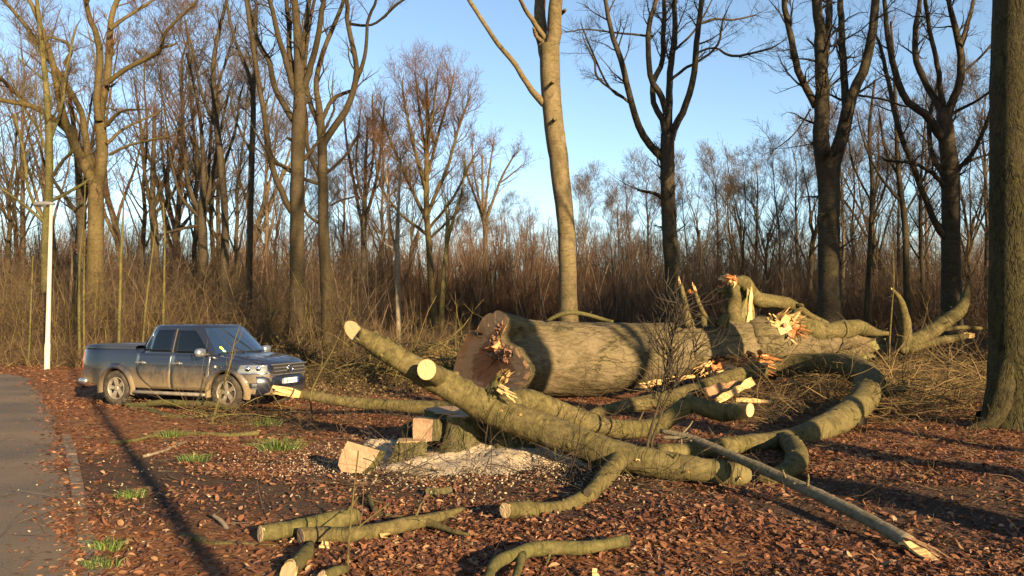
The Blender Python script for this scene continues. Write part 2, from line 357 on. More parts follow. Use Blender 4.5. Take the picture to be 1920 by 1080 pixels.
# fallen leaves
SAW = (-0.35, 10.9)
def leaf_mesh(n, dmin, dmax, size, rng, six=True, spread=.75):
    u = rng.uniform(0, 1, n); d = np.sqrt(dmin ** 2 + u * (dmax ** 2 - dmin ** 2)); x = rng.uniform(-spread, spread, n) * d
    rs = road_side(x, d); keep = np.ones(n, bool)
    keep &= (rs > -.06) | (rng.uniform(0, 1, n) < .03 + .8 * np.exp(np.minimum(rs, 0) / .16))
    keep &= ~((rs > 0) & (rs < 2.2 + .8 * np.sin(d)) & (d < 17) & (rng.uniform(0, 1, n) < .72))       # trodden verge
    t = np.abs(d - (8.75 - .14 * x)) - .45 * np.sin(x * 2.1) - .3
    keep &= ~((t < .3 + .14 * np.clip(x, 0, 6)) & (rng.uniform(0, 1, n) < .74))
    e = ((x - SAW[0]) / 1.75) ** 2 + ((d - SAW[1] + .2) / 1.15) ** 2
    keep &= ~((e < 1.0) & (rng.uniform(0, 1, n) < .93))
    pt = np.sin(x * 1.7 + 3) * np.sin(d * 1.3 + x * .6) + .5 * np.sin(x * 4.1 + d * 3.3)                  # uneven drifts
    keep &= rng.uniform(0, 1, n) < .70 + .3 * pt
    x, d = x[keep], d[keep]; n = len(x)
    z = gz(x, d) + .008 + .02 * rng.uniform(0, 1, n) ** 2
    a = rng.uniform(0, 2 * np.pi, n); L = size * rng.choice([.55, .75, .95, 1.15, 1.5], n) * rng.uniform(.85, 1.15, n); W = L * rng.uniform(.38, .72, n)
    tilt = rng.normal(0, .30, n); roll = rng.normal(0, .34, n); fold = rng.uniform(-.3, .7, n); curl = rng.uniform(-.2, .55, n)
    f = np.stack([np.cos(a) * np.cos(tilt), np.sin(a) * np.cos(tilt), np.sin(tilt)], -1)
    s = np.stack([-np.sin(a) * np.cos(roll), np.cos(a) * np.cos(roll), np.sin(roll)], -1)
    up = unit(np.cross(f, s)); c = np.stack([x, d, z], -1); L = L[:, None]; W = W[:, None]; fold = fold[:, None]; curl = curl[:, None]
    if six:
        pts = [c - f * L * .5, c - f * L * .18 + s * W * .46 + up * W * fold * .5, c + f * L * .2 + s * W * .38 + up * (W * fold * .5 + L * curl * .3),
               c + f * L * .5 + up * L * curl * .6, c + f * L * .2 - s * W * .38 + up * (W * fold * .5 + L * curl * .3), c - f * L * .18 - s * W * .46 + up * W * fold * .5]
        V = np.stack(pts, 1); b = (np.arange(n) * 6)[:, None]
        Q = np.vstack([b + np.array([[0, 1, 2, 3]]), b + np.array([[0, 3, 4, 5]])]); return V.reshape(-1, 3), Q, None
    pts = [c - f * L * .5, c + s * W * .5 + up * W * fold * .4, c + f * L * .5 + up * L * curl * .5, c - s * W * .5 + up * W * fold * .4]
    V = np.stack(pts, 1); b = (np.arange(n) * 4)[:, None]
    T = np.vstack([b + np.array([[0, 1, 2]]), b + np.array([[0, 2, 3]])]); return V.reshape(-1, 3), None, T
k = NT('dead_beech_leaves', .6, .3); g = k.n('ShaderNodeNewGeometry')
c = k.ramp(g.outputs['Random Per Island'], ((0, (.05, .025, .016)), (.25, (.105, .044, .023)), (.55, (.165, .066, .031)), (.8, (.235, .10, .044)), (.93, (.31, .17, .08)), (1, (.40, .27, .15))))
c = k.mix(k.math('MULTIPLY', k.noise(g.outputs['Position'], 40, 3), .5), c, (.10, .045, .025)); k.col(c)
tr = k.n('ShaderNodeBsdfTranslucent'); k.l(c, tr.inputs[0]); mx = k.n('ShaderNodeMixShader'); mx.inputs[0].default_value = .22
k.l(k.b.outputs[0], mx.inputs[1]); k.l(tr.outputs[0], mx.inputs[2]); k.l(mx.outputs[0], k.t.nodes['Material Output'].inputs[0]); M['leaf'] = k.m
lb = MB()
lb.add(*leaf_mesh(95000, 4.5, 10.5, .060, rng, True)); lb.add(*leaf_mesh(95000, 10.5, 19, .072, rng, False)); lb.add(*leaf_mesh(48000, 19, 42, .12, rng, False, .72))
tag(lb.build('leaf_litter', M['leaf'], smooth=False), 'red brown fallen beech leaves lying all over the ground', 'leaves', kind='stuff')

# sawdust round the stump
k = NT('sawdust', .95, .1); v = k.coord(); n1 = k.noise(v, 3, 5, .6); n2 = k.noise(v, 45, 4, .75)
c = k.ramp(n2, ((.3, (.26, .19, .115)), (.55, (.46, .37, .25)), (.75, (.56, .48, .36)))); c = k.mix(k.ramp(n1, ((.5, (0, 0, 0)), (.7, (.8, .8, .8)))), c, (.30, .26, .21)); c = k.mix(k.ramp(n2, ((.25, (.9, .9, .9)), (.36, (0, 0, 0)))), c, (.08, .05, .03))
k.col(c); k.bump(n2, .8, .03); M['sawdust'] = k.m
sb = MB(); N1, N2 = 26, 96
V = []
for i in range(N1):
    r = i / (N1 - 1)
    for j in range(N2):
        a = 2 * math.pi * j / N2
        lob = 1 + .16 * math.sin(3 * a + 1) + .1 * math.sin(7 * a) + .07 * math.sin(13 * a + 2) + .05 * math.sin(23 * a)
        x = SAW[0] + .1 + 2.0 * r * lob * math.cos(a); y = SAW[1] - .1 + 1.0 * r * lob * math.sin(a)
        hgt = .13 * (1 - r) ** .8 * (1 + .5 * math.sin(4 * x + 1) * math.sin(5 * y)) + .035 - .05 * r ** 4 + .012 * rng.standard_normal()
        V.append((x, y, float(gz(x, y)) + hgt))
I = np.arange(N1 * N2).reshape(N1, N2); I2 = np.roll(I, -1, 1)
sb.add(V, np.stack([I[:-1], I[1:], I2[1:], I2[:-1]], -1).reshape(-1, 4))
# second smaller heap behind to the left, and loose flecks around
V = []
for i in range(12):
    r = i / 11
    for j in range(40):
        a = 2 * math.pi * j / 40; lob = 1 + .15 * math.sin(3 * a) + .1 * math.sin(5 * a + 1)
        x = -1.95 + .5 * r * lob * math.cos(a); y = 11.6 + .45 * r * lob * math.sin(a)
        V.append((x, y, float(gz(x, y)) + .22 * (1 - r ** 1.5) * (1 + .25 * math.sin(9 * x) * math.sin(8 * y)) - .03 * r + .012 * rng.standard_normal()))
I = np.arange(12 * 40).reshape(12, 40); I2 = np.roll(I, -1, 1)
sb.add(V, np.stack([I[:-1], I[1:], I2[1:], I2[:-1]], -1).reshape(-1, 4))
n = 15000; a = rng.uniform(0, 2 * np.pi, n); r = np.abs(rng.normal(.9, .42, n)); x = SAW[0] + 2.0 * r * np.cos(a); y = SAW[1] - .2 + 1.25 * r * np.sin(a)
x[:900] = rng.uniform(-6, 2, 900); y[:900] = rng.uniform(6, 12, 900)
z = gz(x, y) + .035 + .02 * rng.uniform(0, 1, n); c = np.stack([x, y, z], -1); s = rng.uniform(.006, .021, n)[:, None]
d1 = unit(rng.standard_normal((n, 3)) * np.array([1, 1, .4])); d2 = unit(np.cross(d1, rng.standard_normal((n, 3)) * .4 + np.array([0, 0, 1.])))
V = np.stack([c - d1 * s, c + d2 * s * .6, c + d1 * s, c - d2 * s * .6], 1).reshape(-1, 3); b = (np.arange(n) * 4)[:, None]
sb.add(V, b + np.array([[0, 1, 2, 3]]))
tag(sb.build('sawdust', M['sawdust']), 'pale sawdust heaped and scattered around the cut stump', 'sawdust', kind='stuff')

# ---------------------------------------------------------------- growing branches
def sample(P, t):
    M_, n, _ = P.shape; f = t * (n - 1); i = np.clip(f.astype(int), 0, n - 2); u = (f - i)[:, None]; ar = np.arange(M_)
    a = P[ar, i]; b = P[ar, i + 1]; return a * (1 - u) + b * u, unit(b - a), i, u[:, 0]
def grow(P, R, counts, lenr, rng, ang=(28, 55), tr=(.15, 1.0), up=.25, npts=5, rf=.5, tip=.25, wig=.14, taper=.5, rmin=.004, rmax=9):
    """side shoots from polylines P (M,n,3): counts per parent, lenr = metres (lo, hi)"""
    counts = np.broadcast_to(counts, (len(P),)).astype(int); pi = np.repeat(np.arange(len(P)), counts); N = len(pi)
    if N == 0: return np.zeros((0, npts, 3)), np.zeros((0, npts))
    t = rng.uniform(tr[0], tr[1], N); pt, T, i, u = sample(P[pi], t)
    rr = R[pi, i] * (1 - u) + R[pi, i + 1] * u
    rnd = unit(rng.standard_normal((N, 3))); perp = unit(rnd - (rnd * T).sum(-1, keepdims=True) * T)
    a = np.radians(rng.uniform(ang[0], ang[1], N))[:, None]; d = unit(T * np.cos(a) + perp * np.sin(a))
    L = rng.uniform(lenr[0], lenr[1], N) * (1 - taper * t); st = (L / (npts - 1))[:, None]
    out = np.empty((N, npts, 3)); out[:, 0] = pt
    for q in range(1, npts):
        d = unit(d + wig * rng.standard_normal((N, 3)) + np.array([0, 0, up / (npts - 1) * 2])); out[:, q] = out[:, q - 1] + d * st
    r0 = np.clip(rr * rf * rng.uniform(.7, 1.1, N), rmin, rmax)
    rad = r0[:, None] * np.linspace(1, tip, npts)[None]
    return out, np.maximum(rad, rmin * .6)

def proto_tree(name, H, r0, seed, kind, trunkm, twigm, dens=1.0, rt=.008):
    g = np.random.default_rng(seed); root = thing(name, 'x', 'tree')
    n = 12; zz = np.linspace(0, 1, n)
    hT = {'round': .95, 'vase': .62, 'slim': .98, 'forked': .5}[kind]
    bend = g.normal(0, .012 * H, (n, 2)).cumsum(0) * zz[:, None]
    P = np.column_stack([bend, zz * H * hT])[None]; Rr = (r0 * (1 - .8 * zz ** 1.1) if kind in ('round', 'slim') else r0 * (1 - .45 * zz))[None]
    Rr = Rr * (1 + .5 * np.exp(-zz * H / .6))[None]
    b = MB(); b.tubes(P, Rr, 9, cap1=True)
    if kind == 'round': S, SR = grow(P, Rr, int(20 * dens), (H * .25, H * .42), g, (28, 52), (.3, .98), .35, 7, .5, .15, .10)
    elif kind == 'slim': S, SR = grow(P, Rr, int(26 * dens), (H * .10, H * .2), g, (25, 50), (.25, .99), .3, 5, .4, .2, .12)
    elif kind == 'vase': S, SR = grow(P, Rr, 9, (H * .5, H * .72), g, (12, 30), (.45, 1.0), .25, 8, .6, .14, .07, .35)
    else: S, SR = grow(P, Rr, 5, (H * .55, H * .8), g, (14, 34), (.5, 1.0), .25, 8, .65, .12, .08, .3)
    b.tubes(S, SR, 6)
    A, AR = grow(S, SR, int({'round': 9, 'slim': 6, 'vase': 13, 'forked': 15}[kind] * dens), (H * .07, H * .16), g, (25, 55), (.2, 1), .3, 5, .5, .2, .13)
    b.tubes(A, AR, 4); b.build('trunk', trunkm, root)
    c = MB()
    B, BR = grow(A, AR, int(6 * dens), (H * .03, H * .085), g, (25, 60), (.15, 1), .25, 4, .55, .35, .16, rmin=rt * .9); c.tubes(B, BR, 3)
    C, CR = grow(B, BR, int(4 * dens), (H * .014, H * .042), g, (25, 60), (.15, 1), .2, 3, .7, .4, .16, rmin=rt * .7); c.tubes(C, CR, 3)
    c.build('crown', twigm, root)
    return root
# ---------------------------------------------------------------- standing trees near the clearing
def hero(label, d, trunk, limbs, tm, wm, seed, n2=8, l2=(1.2, 3.0), n3=6, l3=(.5, 1.4), n4=4, l4=(.25, .7), ext=7.0, group=None, flare=1.5, name='beech_tree', rt=.006, n2t=(.2, 1.0), up=.25, scar=None):
    """trunk and limbs as photo-pixel polylines (x, y, width) at view depth d; limbs lean nearer/farther by their own drift"""
    g = np.random.default_rng(seed)
    def world(pts, drift, attach):
        n = len(pts); out = []; rad = []
        for i, (x, y, wd) in enumerate(pts):
            dd = d + drift * (i / max(n - 1, 1)) ** 1.3
            p = at(x, y, dd); out.append(p); rad.append(wd / 2 / FPX * dd)
        return np.column_stack([np.array(out), rad])
    tw = world(trunk, 0, False)
    gzv = float(gz(tw[0, 0], tw[0, 1])); r0 = tw[0, 3]
    low = []
    if tw[0, 2] > gzv + .5: low = [[tw[0, 0], tw[0, 1], gzv + .45, r0 * 1.08]]
    low = [[tw[0, 0], tw[0, 1], gzv - .15, r0 * flare * 1.15], [tw[0, 0], tw[0, 1], gzv + .12, r0 * (1 + (flare - 1) * .6)]] + low
    tw = np.vstack([np.array(low), tw[tw[:, 2] > gzv + .55] if len(low) == 3 else tw])
    base = np.array([tw[0, 0], tw[0, 1], gzv])
    root = thing(name, label, 'tree', base, 0, group)
    def extend(q, L):
        if L <= 0: return q
        dv = unit(q[-1, :3] - q[-2, :3]); dv = unit(dv + np.array([0, 0, .25])); rows = [q]; p = q[-1]
        for s, f in ((.33, .72), (.66, .45), (1, .12)):
            dv = unit(dv + g.normal(0, .12, 3)); p = np.concatenate([p[:3] + dv * L * .34, [max(q[-1, 3] * f, .008)]]); rows.append(p[None])
        return np.vstack(rows)
    ys_end = trunk[-1][1]
    if ys_end < 30: tw = extend(tw, ext)
    tp = catmull(tw, 40); tp[:, 3] = np.maximum(tp[:, 3], .006)
    tp[:, :3] += np.column_stack([g.normal(0, .012, (40, 3))]) * tp[:, 3:4] * 2
    b = MB(); b.tubes(tp[:, :3] - base, tp[:, 3], 14, cap1=True, lump=.012, rng=g)
    PL = [catmull(tw, 16)[None]]; PL[0] = PL[0][:, 5:, :]; PL[0] = np.stack([np.interp(np.linspace(0, 10, 14), np.arange(11), PL[0][0, :, q]) for q in range(4)], -1)[None]
    for li in limbs:
        pts, drift = li[0], (li[1] if len(li) > 1 and li[1] is not None else g.uniform(-2.5, 2.5))
        q = world(pts, drift, True)
        e = li[2] if len(li) > 2 else (ext * .8 if pts[-1][1] < 25 else min(1.6, ext * .25))
        q = extend(q, e * min(1, .35 + pts[-1][2] / 12))
        cp = catmull(q, 26); cp[:, 3] = np.maximum(cp[:, 3], .006)
        cp[1:, :3] += g.normal(0, 1, (25, 3)) * cp[1:, 3:4] * .10
        b.tubes(cp[:, :3] - base, cp[:, 3], 9 if pts[0][2] > 9 else 6, cap1=True); PL.append(catmull(q, 14)[None])
        # branch collar
    PP = np.vstack(PL); P, Rr = PP[..., :3] - base, PP[..., 3]
    if n2:
        L_ = np.linalg.norm(np.diff(P, axis=1), axis=-1).sum(1); cnt = np.maximum(1, (n2 * L_ / 7).round()); 
        S, SR = grow(P, Rr, cnt, l2, g, (30, 62), n2t, up, 6, .38, .22, .17, .35, rmin=.01, rmax=.06); b.tubes(S, SR, 4)
        c = MB()
        A, AR = grow(S, SR, n3, l3, g, (28, 60), (.12, 1), .2, 5, .55, .3, .18, rmin=rt * 1.1); c.tubes(A, AR, 3)
        if n4:
            B, BR = grow(A, AR, n4, l4, g, (28, 60), (.1, 1), .15, 3, .7, .4, .18, rmin=rt * .8); c.tubes(B, BR, 3)
        c.build('crown', wm, root)
    b.build('trunk', tm, root)
    return root, base

T_label = {}
# big lit beech at the left, twin stems
hero('big ochre lit beech with wide spreading limbs standing behind the pickup bed and lamp post', 42,
     [(177, 610, 36), (178, 540, 32), (179, 470, 29), (180, 400, 27), (180, 345, 27)],
     [([(181, 350, 22), (190, 300, 21), (189, 255, 20), (187, 215, 18), (197, 170, 14), (202, 125, 13), (205, 75, 12), (210, 30, 10), (220, 0, 9)], 1.5),
      ([(186, 225, 14), (183, 190, 13), (187, 90, 12), (170, 40, 10), (160, 0, 8)], -2.),
      ([(202, 155, 10), (235, 130, 9), (280, 107, 8), (302, 90, 7), (310, 60, 6), (340, 30, 5), (370, 0, 4)], -2.5),
      ([(302, 90, 6), (325, 84, 4)], 0, .8),
      ([(178, 360, 22), (170, 330, 20), (150, 295, 18), (132, 250, 17), (118, 215, 14), (108, 165, 12), (98, 115, 11), (78, 55, 9), (55, 0, 8)], -1.5),
      ([(132, 250, 12), (100, 222, 11), (60, 200, 10), (0, 187, 9), (-60, 175, 7)], -3.5),
      ([(55, 198, 9), (20, 165, 8), (0, 145, 7), (-40, 110, 5)], -3.0),
      ([(175, 335, 14), (158, 250, 12), (155, 215, 11), (140, 185, 10), (120, 150, 10), (90, 110, 9), (50, 50, 8), (15, 10, 6)], 2.5),
      ([(120, 120, 8), (132, 100, 7), (125, 80, 6), (95, 70, 4)], -1.), ([(200, 235, 8), (225, 210, 6), (260, 205, 4)], -2),
      ([(200, 270, 7), (235, 240, 5), (290, 215, 3)], 2), ([(205, 290, 6), (250, 270, 5), (320, 255, 4)], -1),
      ([(205, 55, 8), (240, 30, 6), (280, 5, 5)], 2)],
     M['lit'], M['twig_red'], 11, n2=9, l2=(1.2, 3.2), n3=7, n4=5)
hero('dark slim twin stem close behind the big ochre beech', 44,
     [(156, 600, 18), (155, 540, 17), (153, 440, 15), (150, 370, 14), (147, 320, 12), (140, 250, 9), (130, 180, 6)],
     [([(152, 410, 9), (130, 380, 8), (108, 350, 7), (85, 310, 5), (70, 260, 4)], 1.5), ([(152, 400, 8), (165, 340, 7), (160, 270, 5), (170, 200, 4)], 1)],
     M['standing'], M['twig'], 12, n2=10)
hero('slender yellowish tree rising directly behind the lamp post', 40,
     [(85, 620, 18), (86, 500, 16), (87, 425, 15), (92, 350, 14), (92, 280, 13), (91, 225, 12), (85, 150, 10), (75, 50, 8), (70, 10, 7)],
     [([(85, 415, 8), (55, 360, 6), (45, 290, 5), (30, 225, 4)], -1), ([(100, 330, 6), (115, 305, 6), (135, 285, 5)], -1, .8),
      ([(92, 378, 7), (120, 365, 6), (155, 345, 5)], 1, .8), ([(88, 420, 6), (40, 380, 5), (-10, 345, 4)], -2), ([(92, 300, 6), (70, 240, 5), (40, 190, 4), (10, 120, 3)], 1), ([(92, 270, 7), (115, 200, 6), (125, 130, 5), (140, 60, 4)], 1.5)],
     M['mossy'], M['twig'], 13, n2=9)
hero('forked dark tree behind the truck cab with a branch leaning down to its right', 60,
     [(291, 560, 15), (290, 435, 14), (286, 400, 13), (286, 360, 10), (288, 280, 8), (290, 200, 5)],
     [([(286, 400, 9), (272, 330, 7), (265, 250, 6), (255, 170, 4)], 1), ([(288, 390, 9), (310, 330, 7), (330, 270, 6), (345, 200, 4)], -1),
      ([(372, 525, 9), (345, 490, 9), (320, 460, 8), (305, 395, 6), (300, 340, 4)], 0), ([(290, 400, 6), (320, 370, 5), (345, 310, 4)], 1)],
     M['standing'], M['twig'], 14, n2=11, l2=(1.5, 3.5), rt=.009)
hero('fan shaped many stemmed dark tree left of the tall pair', 52,
     [(381, 590, 20), (381, 540, 18), (380, 440, 17), (378, 405, 15), (382, 320, 9), (372, 200, 6), (350, 100, 5)],
     [([(376, 405, 10), (352, 340, 8), (345, 250, 6), (338, 150, 4)], 1), ([(383, 395, 10), (400, 320, 7), (412, 250, 5), (430, 170, 4)], -1),
      ([(380, 400, 8), (390, 340, 7), (395, 260, 6), (400, 180, 5)], 2), ([(376, 410, 8), (340, 370, 6), (325, 320, 5), (310, 250, 4)], -2), ([(384, 420, 6), (310, 437, 5), (300, 450, 4)], -1, .5)],
     M['darktrunk'], M['twig_red'], 15, n2=11, l2=(1.4, 3.2), rt=.008)
hero('tall wavy dark trunk right of the fan shaped tree', 50,
     [(420, 600, 17), (421, 480, 15), (422, 410, 13), (415, 310, 12), (405, 225, 11), (400, 125, 9), (410, 60, 7), (425, 0, 5)],
     [([(410, 250, 7), (380, 180, 6), (365, 110, 5), (350, 50, 4)], 1), ([(415, 320, 6), (440, 250, 5), (450, 180, 4)], -1), ([(402, 180, 6), (425, 110, 5), (440, 60, 4)], 1)],
     M['darktrunk'], M['twig'], 16, n2=10)
hero('thin straight dark trunk forking near the top just left of the tall pair', 48,
     [(465, 610, 15), (466, 560, 14), (468, 450, 12), (472, 300, 11), (475, 210, 10), (470, 150, 8), (440, 75, 6), (425, 0, 5)],
     [([(474, 215, 8), (478, 100, 7), (480, 0, 6)], -1), ([(472, 290, 5), (440, 220, 4), (430, 160, 3)], 1)],
     M['darktrunk'], M['twig'], 17, n2=9)
# the tall pair
hero('left and thicker tree of the tall dark pair behind the truck bonnet', 40,
     [(558, 645, 34), (558, 600, 31), (557, 540, 28), (557, 430, 27), (557, 350, 26), (560, 250, 26), (562, 190, 24), (560, 100, 18), (555, 25, 14)],
     [([(548, 398, 13), (530, 365, 12), (510, 310, 11), (497, 225, 10), (480, 125, 9), (470, 60, 8), (462, 0, 7)], -2),
      ([(550, 225, 13), (532, 195, 12), (515, 165, 11), (505, 115, 10), (485, 80, 9), (465, 0, 7)], 1.5),
      ([(552, 170, 13), (535, 110, 11), (520, 60, 10), (505, 0, 8)], -1.5), ([(552, 155, 11), (543, 100, 10), (542, 50, 9), (537, 0, 8)], 2),
      ([(570, 165, 14), (585, 115, 12), (595, 75, 11), (607, 0, 9)], -2), ([(565, 110, 10), (572, 60, 9), (580, 0, 9)], 1),
      ([(549, 325, 7), (530, 312, 6), (510, 300, 5), (480, 250, 4)], 1.5), ([(546, 262, 8), (538, 258, 5)], 0, 0), ([(570, 300, 8), (600, 260, 6), (625, 210, 5)], 2)],
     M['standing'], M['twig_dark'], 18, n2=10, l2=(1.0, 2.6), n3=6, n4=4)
hero('right tree of the tall pair, paler at its foot with curving limbs', 41,
     [(614, 650, 26), (613, 600, 23), (612, 540, 22), (607, 430, 20), (605, 300, 18), (602, 245, 17), (597, 190, 12), (592, 155, 10), (605, 100, 9), (625, 50, 8), (645, 0, 7)],
     [([(603, 245, 12), (590, 215, 10), (578, 180, 9), (572, 120, 8), (580, 50, 7), (590, 0, 6)], 2),
      ([(607, 268, 14), (630, 232, 13), (650, 205, 12), (667, 150, 11), (667, 110, 10), (652, 40, 9), (650, 0, 8)], -2),
      ([(667, 155, 9), (685, 100, 7), (690, 40, 6), (705, 0, 5)], -2), ([(604, 225, 9), (625, 185, 8), (660, 170, 6)], 1, .5),
      ([(612, 325, 7), (645, 295, 6), (665, 265, 6), (673, 252, 5)], -1, .3), ([(600, 345, 7), (570, 335, 7), (540, 315, 5), (510, 300, 5)], -1.5),
      ([(600, 420, 6), (575, 400, 6), (568, 370, 5)], 1, .5), ([(599, 330, 9), (577, 280, 8), (575, 225, 7), (570, 190, 5)], 1.5), ([(652, 45, 6), (700, 45, 5), (755, 0, 5)], -2), ([(620, 385, 4), (640, 375, 4), (662, 370, 3)], 0, .4)],
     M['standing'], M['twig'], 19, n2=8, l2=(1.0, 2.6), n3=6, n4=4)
# trees further back in the gap
hero('tree with broad rounded crown of fine twigs in the gap left of the leaning trunk', 60,
     [(812, 610, 15), (812, 590, 14), (806, 480, 12), (800, 400, 11), (800, 300, 9), (802, 220, 7), (800, 150, 4)],
     [([(803, 420, 8), (765, 340, 6), (735, 270, 5), (712, 215, 3)], 2), ([(802, 400, 8), (840, 310, 6), (860, 240, 5), (878, 190, 3)], -2), ([(800, 360, 7), (775, 270, 6), (760, 200, 4), (755, 160, 3)], -2),
      ([(801, 330, 6), (825, 240, 5), (845, 170, 4), (850, 145, 3)], 2), ([(802, 440, 7), (750, 400, 5), (715, 350, 4), (705, 300, 3)], -2), ([(803, 430, 6), (850, 370, 5), (885, 300, 4)], 2),
      ([(800, 300, 6), (788, 220, 5), (780, 150, 3)], 2), ([(801, 290, 5), (812, 210, 4), (820, 145, 3)], -2), ([(803, 450, 5), (835, 420, 4), (855, 400, 3)], 0)],
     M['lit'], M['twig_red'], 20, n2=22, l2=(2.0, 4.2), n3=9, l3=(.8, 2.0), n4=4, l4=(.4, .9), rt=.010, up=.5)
hero('slim mossy stem beside the round crowned tree, curving right', 54,
     [(828, 612, 11), (829, 560, 10), (835, 480, 8), (842, 440, 7), (860, 380, 5), (868, 350, 4), (872, 300, 3)], [([(836, 470, 6), (838, 410, 5), (836, 390, 4)], 0)],
     M['mossy'], M['twig_gold'], 21, n2=8, l2=(1, 2.2), rt=.009)
hero('open crowned tree between the tall pair and the round crowned tree', 66,
     [(680, 600, 11), (681, 560, 10), (682, 430, 10), (684, 380, 8), (686, 300, 6), (690, 220, 4)],
     [([(681, 430, 7), (665, 350, 6), (652, 280, 5), (645, 220, 3)], 2), ([(683, 420, 7), (705, 340, 6), (715, 270, 5), (720, 200, 3)], -2), ([(683, 390, 5), (668, 310, 4), (675, 220, 3)], -1), ([(684, 380, 5), (700, 290, 4), (698, 190, 3)], 1)],
     M['darktrunk'], M['twig_red'], 22, n2=17, l2=(1.8, 3.6), n3=8, l3=(.7, 1.8), rt=.010, up=.5)
hero('pale grey dead looking trunk with a forked fork, left of the round crowned tree', 50,
     [(748, 610, 11), (746, 560, 10), (745, 470, 9), (746, 420, 7), (748, 370, 5), (752, 300, 3)], [([(744, 475, 6), (733, 430, 5), (730, 395, 4), (725, 330, 3)], 0)],
     M['pale'], M['twig'], 23, n2=9, l2=(1, 2), rt=.008)
hero('distant vase shaped tree alone against the sky left of the pale leaning trunk', 85,
     [(908, 560, 10), (910, 500, 9), (910, 440, 9), (908, 415, 8), (905, 360, 5), (904, 290, 3)],
     [([(909, 425, 6), (895, 380, 5), (880, 340, 4), (868, 300, 3)], 2), ([(909, 420, 6), (925, 375, 5), (942, 330, 4), (965, 290, 3)], -2), ([(908, 415, 5), (915, 340, 4), (925, 270, 3)], 1), ([(907, 410, 4), (890, 330, 3), (885, 270, 2)], -1), ([(935, 345, 3), (955, 330, 3), (980, 310, 2)], -1)],
     M['fartrunk'], M['twig_grey'], 24, n2=12, l2=(1.5, 3.5), n3=7, l3=(.8, 1.8), n4=3, rt=.012, up=.4)
# centre trunk
hero('tall pale leaning trunk with dark left edge in the middle behind the felled trunk', 35,
     [(1066, 612, 38), (1065, 560, 35), (1064, 500, 33), (1060, 410, 33), (1052, 340, 35), (1044, 275, 37), (1035, 200, 37), (1031, 125, 38), (1031, 85, 37)],
     [([(1033, 95, 30), (1041, 50, 28), (1042, 0, 26)], -.5, 8), ([(1024, 110, 24), (1014, 60, 22), (1012, 0, 22)], 1.0, 7),
      ([(1024, 75, 10), (1005, 48, 10), (985, 18, 8), (975, 0, 7)], -1.5, 5), ([(1020, 80, 9), (1006, 68, 8), (1000, 52, 5)], -.6, 0),
      ([(1020, 195, 15), (1006, 180, 13), (990, 160, 11), (965, 118, 10), (935, 85, 9), (905, 40, 8), (880, 0, 8)], -2.0, 5), ([(1047, 27, 9), (1056, 22, 8), (1060, 18, 5)], -.5, 0),
      ([(1036, 228, 6), (1041, 223, 8)], -1.0, 0), ([(1032, 157, 5), (1037, 154, 7)], -1.0, 0)],
     M['beech'], M['twig'], 25, n2=0, ext=8)
hero('dark many stemmed beech with candelabra limbs right of the pale leaning trunk', 40,
     [(1266, 610, 34), (1263, 550, 31), (1260, 500, 29), (1255, 430, 28), (1252, 350, 27), (1251, 290, 27), (1252, 250, 26)],
     [([(1247, 300, 16), (1230, 283, 15), (1210, 262, 14), (1195, 225, 13), (1182, 185, 12), (1165, 115, 11), (1145, 55, 9), (1135, 0, 8)], -1.5),
      ([(1250, 262, 14), (1243, 225, 13), (1226, 195, 11), (1225, 150, 11), (1240, 125, 10), (1245, 40, 9), (1245, 0, 8)], 1.5),
      ([(1250, 215, 13), (1240, 180, 12), (1220, 145, 11), (1215, 75, 10), (1220, 35, 9), (1230, 0, 8)], -1.),
      ([(1252, 265, 16), (1254, 220, 15), (1255, 175, 13), (1258, 115, 12), (1265, 65, 11), (1265, 0, 9)], .5),
      ([(1258, 262, 16), (1268, 232, 14), (1285, 200, 13), (1300, 145, 12), (1307, 75, 11), (1315, 0, 9)], -1.5),
      ([(1258, 150, 6), (1285, 128, 6), (1310, 115, 5), (1345, 85, 5), (1355, 40, 4)], -2), ([(1303, 100, 5), (1340, 90, 4), (1375, 105, 5), (1440, 92, 4)], -2.5),
      ([(1310, 45, 5), (1340, 36, 5), (1375, 37, 4), (1410, 30, 3)], 2), ([(1184, 196, 6), (1165, 180, 6), (1150, 170, 5), (1120, 145, 5), (1115, 115, 4), (1105, 95, 3)], -1.5),
      ([(1240, 370, 8), (1228, 363, 7), (1215, 360, 6), (1195, 356, 4)], -.8, 0), ([(1225, 68, 5), (1160, 62, 4), (1100, 55, 3), (1065, 60, 2)], -2), ([(1180, 190, 4), (1140, 160, 4), (1095, 60, 3)], 1), ([(1258, 100, 5), (1300, 60, 4), (1330, 10, 3)], 1)],
     M['darktrunk'], M['twig_dark'], 26, n2=11, l2=(1.0, 3.2), n3=7, l3=(.5, 1.5), n4=4, l4=(.2, .6), n2t=(.3, 1), up=.05)
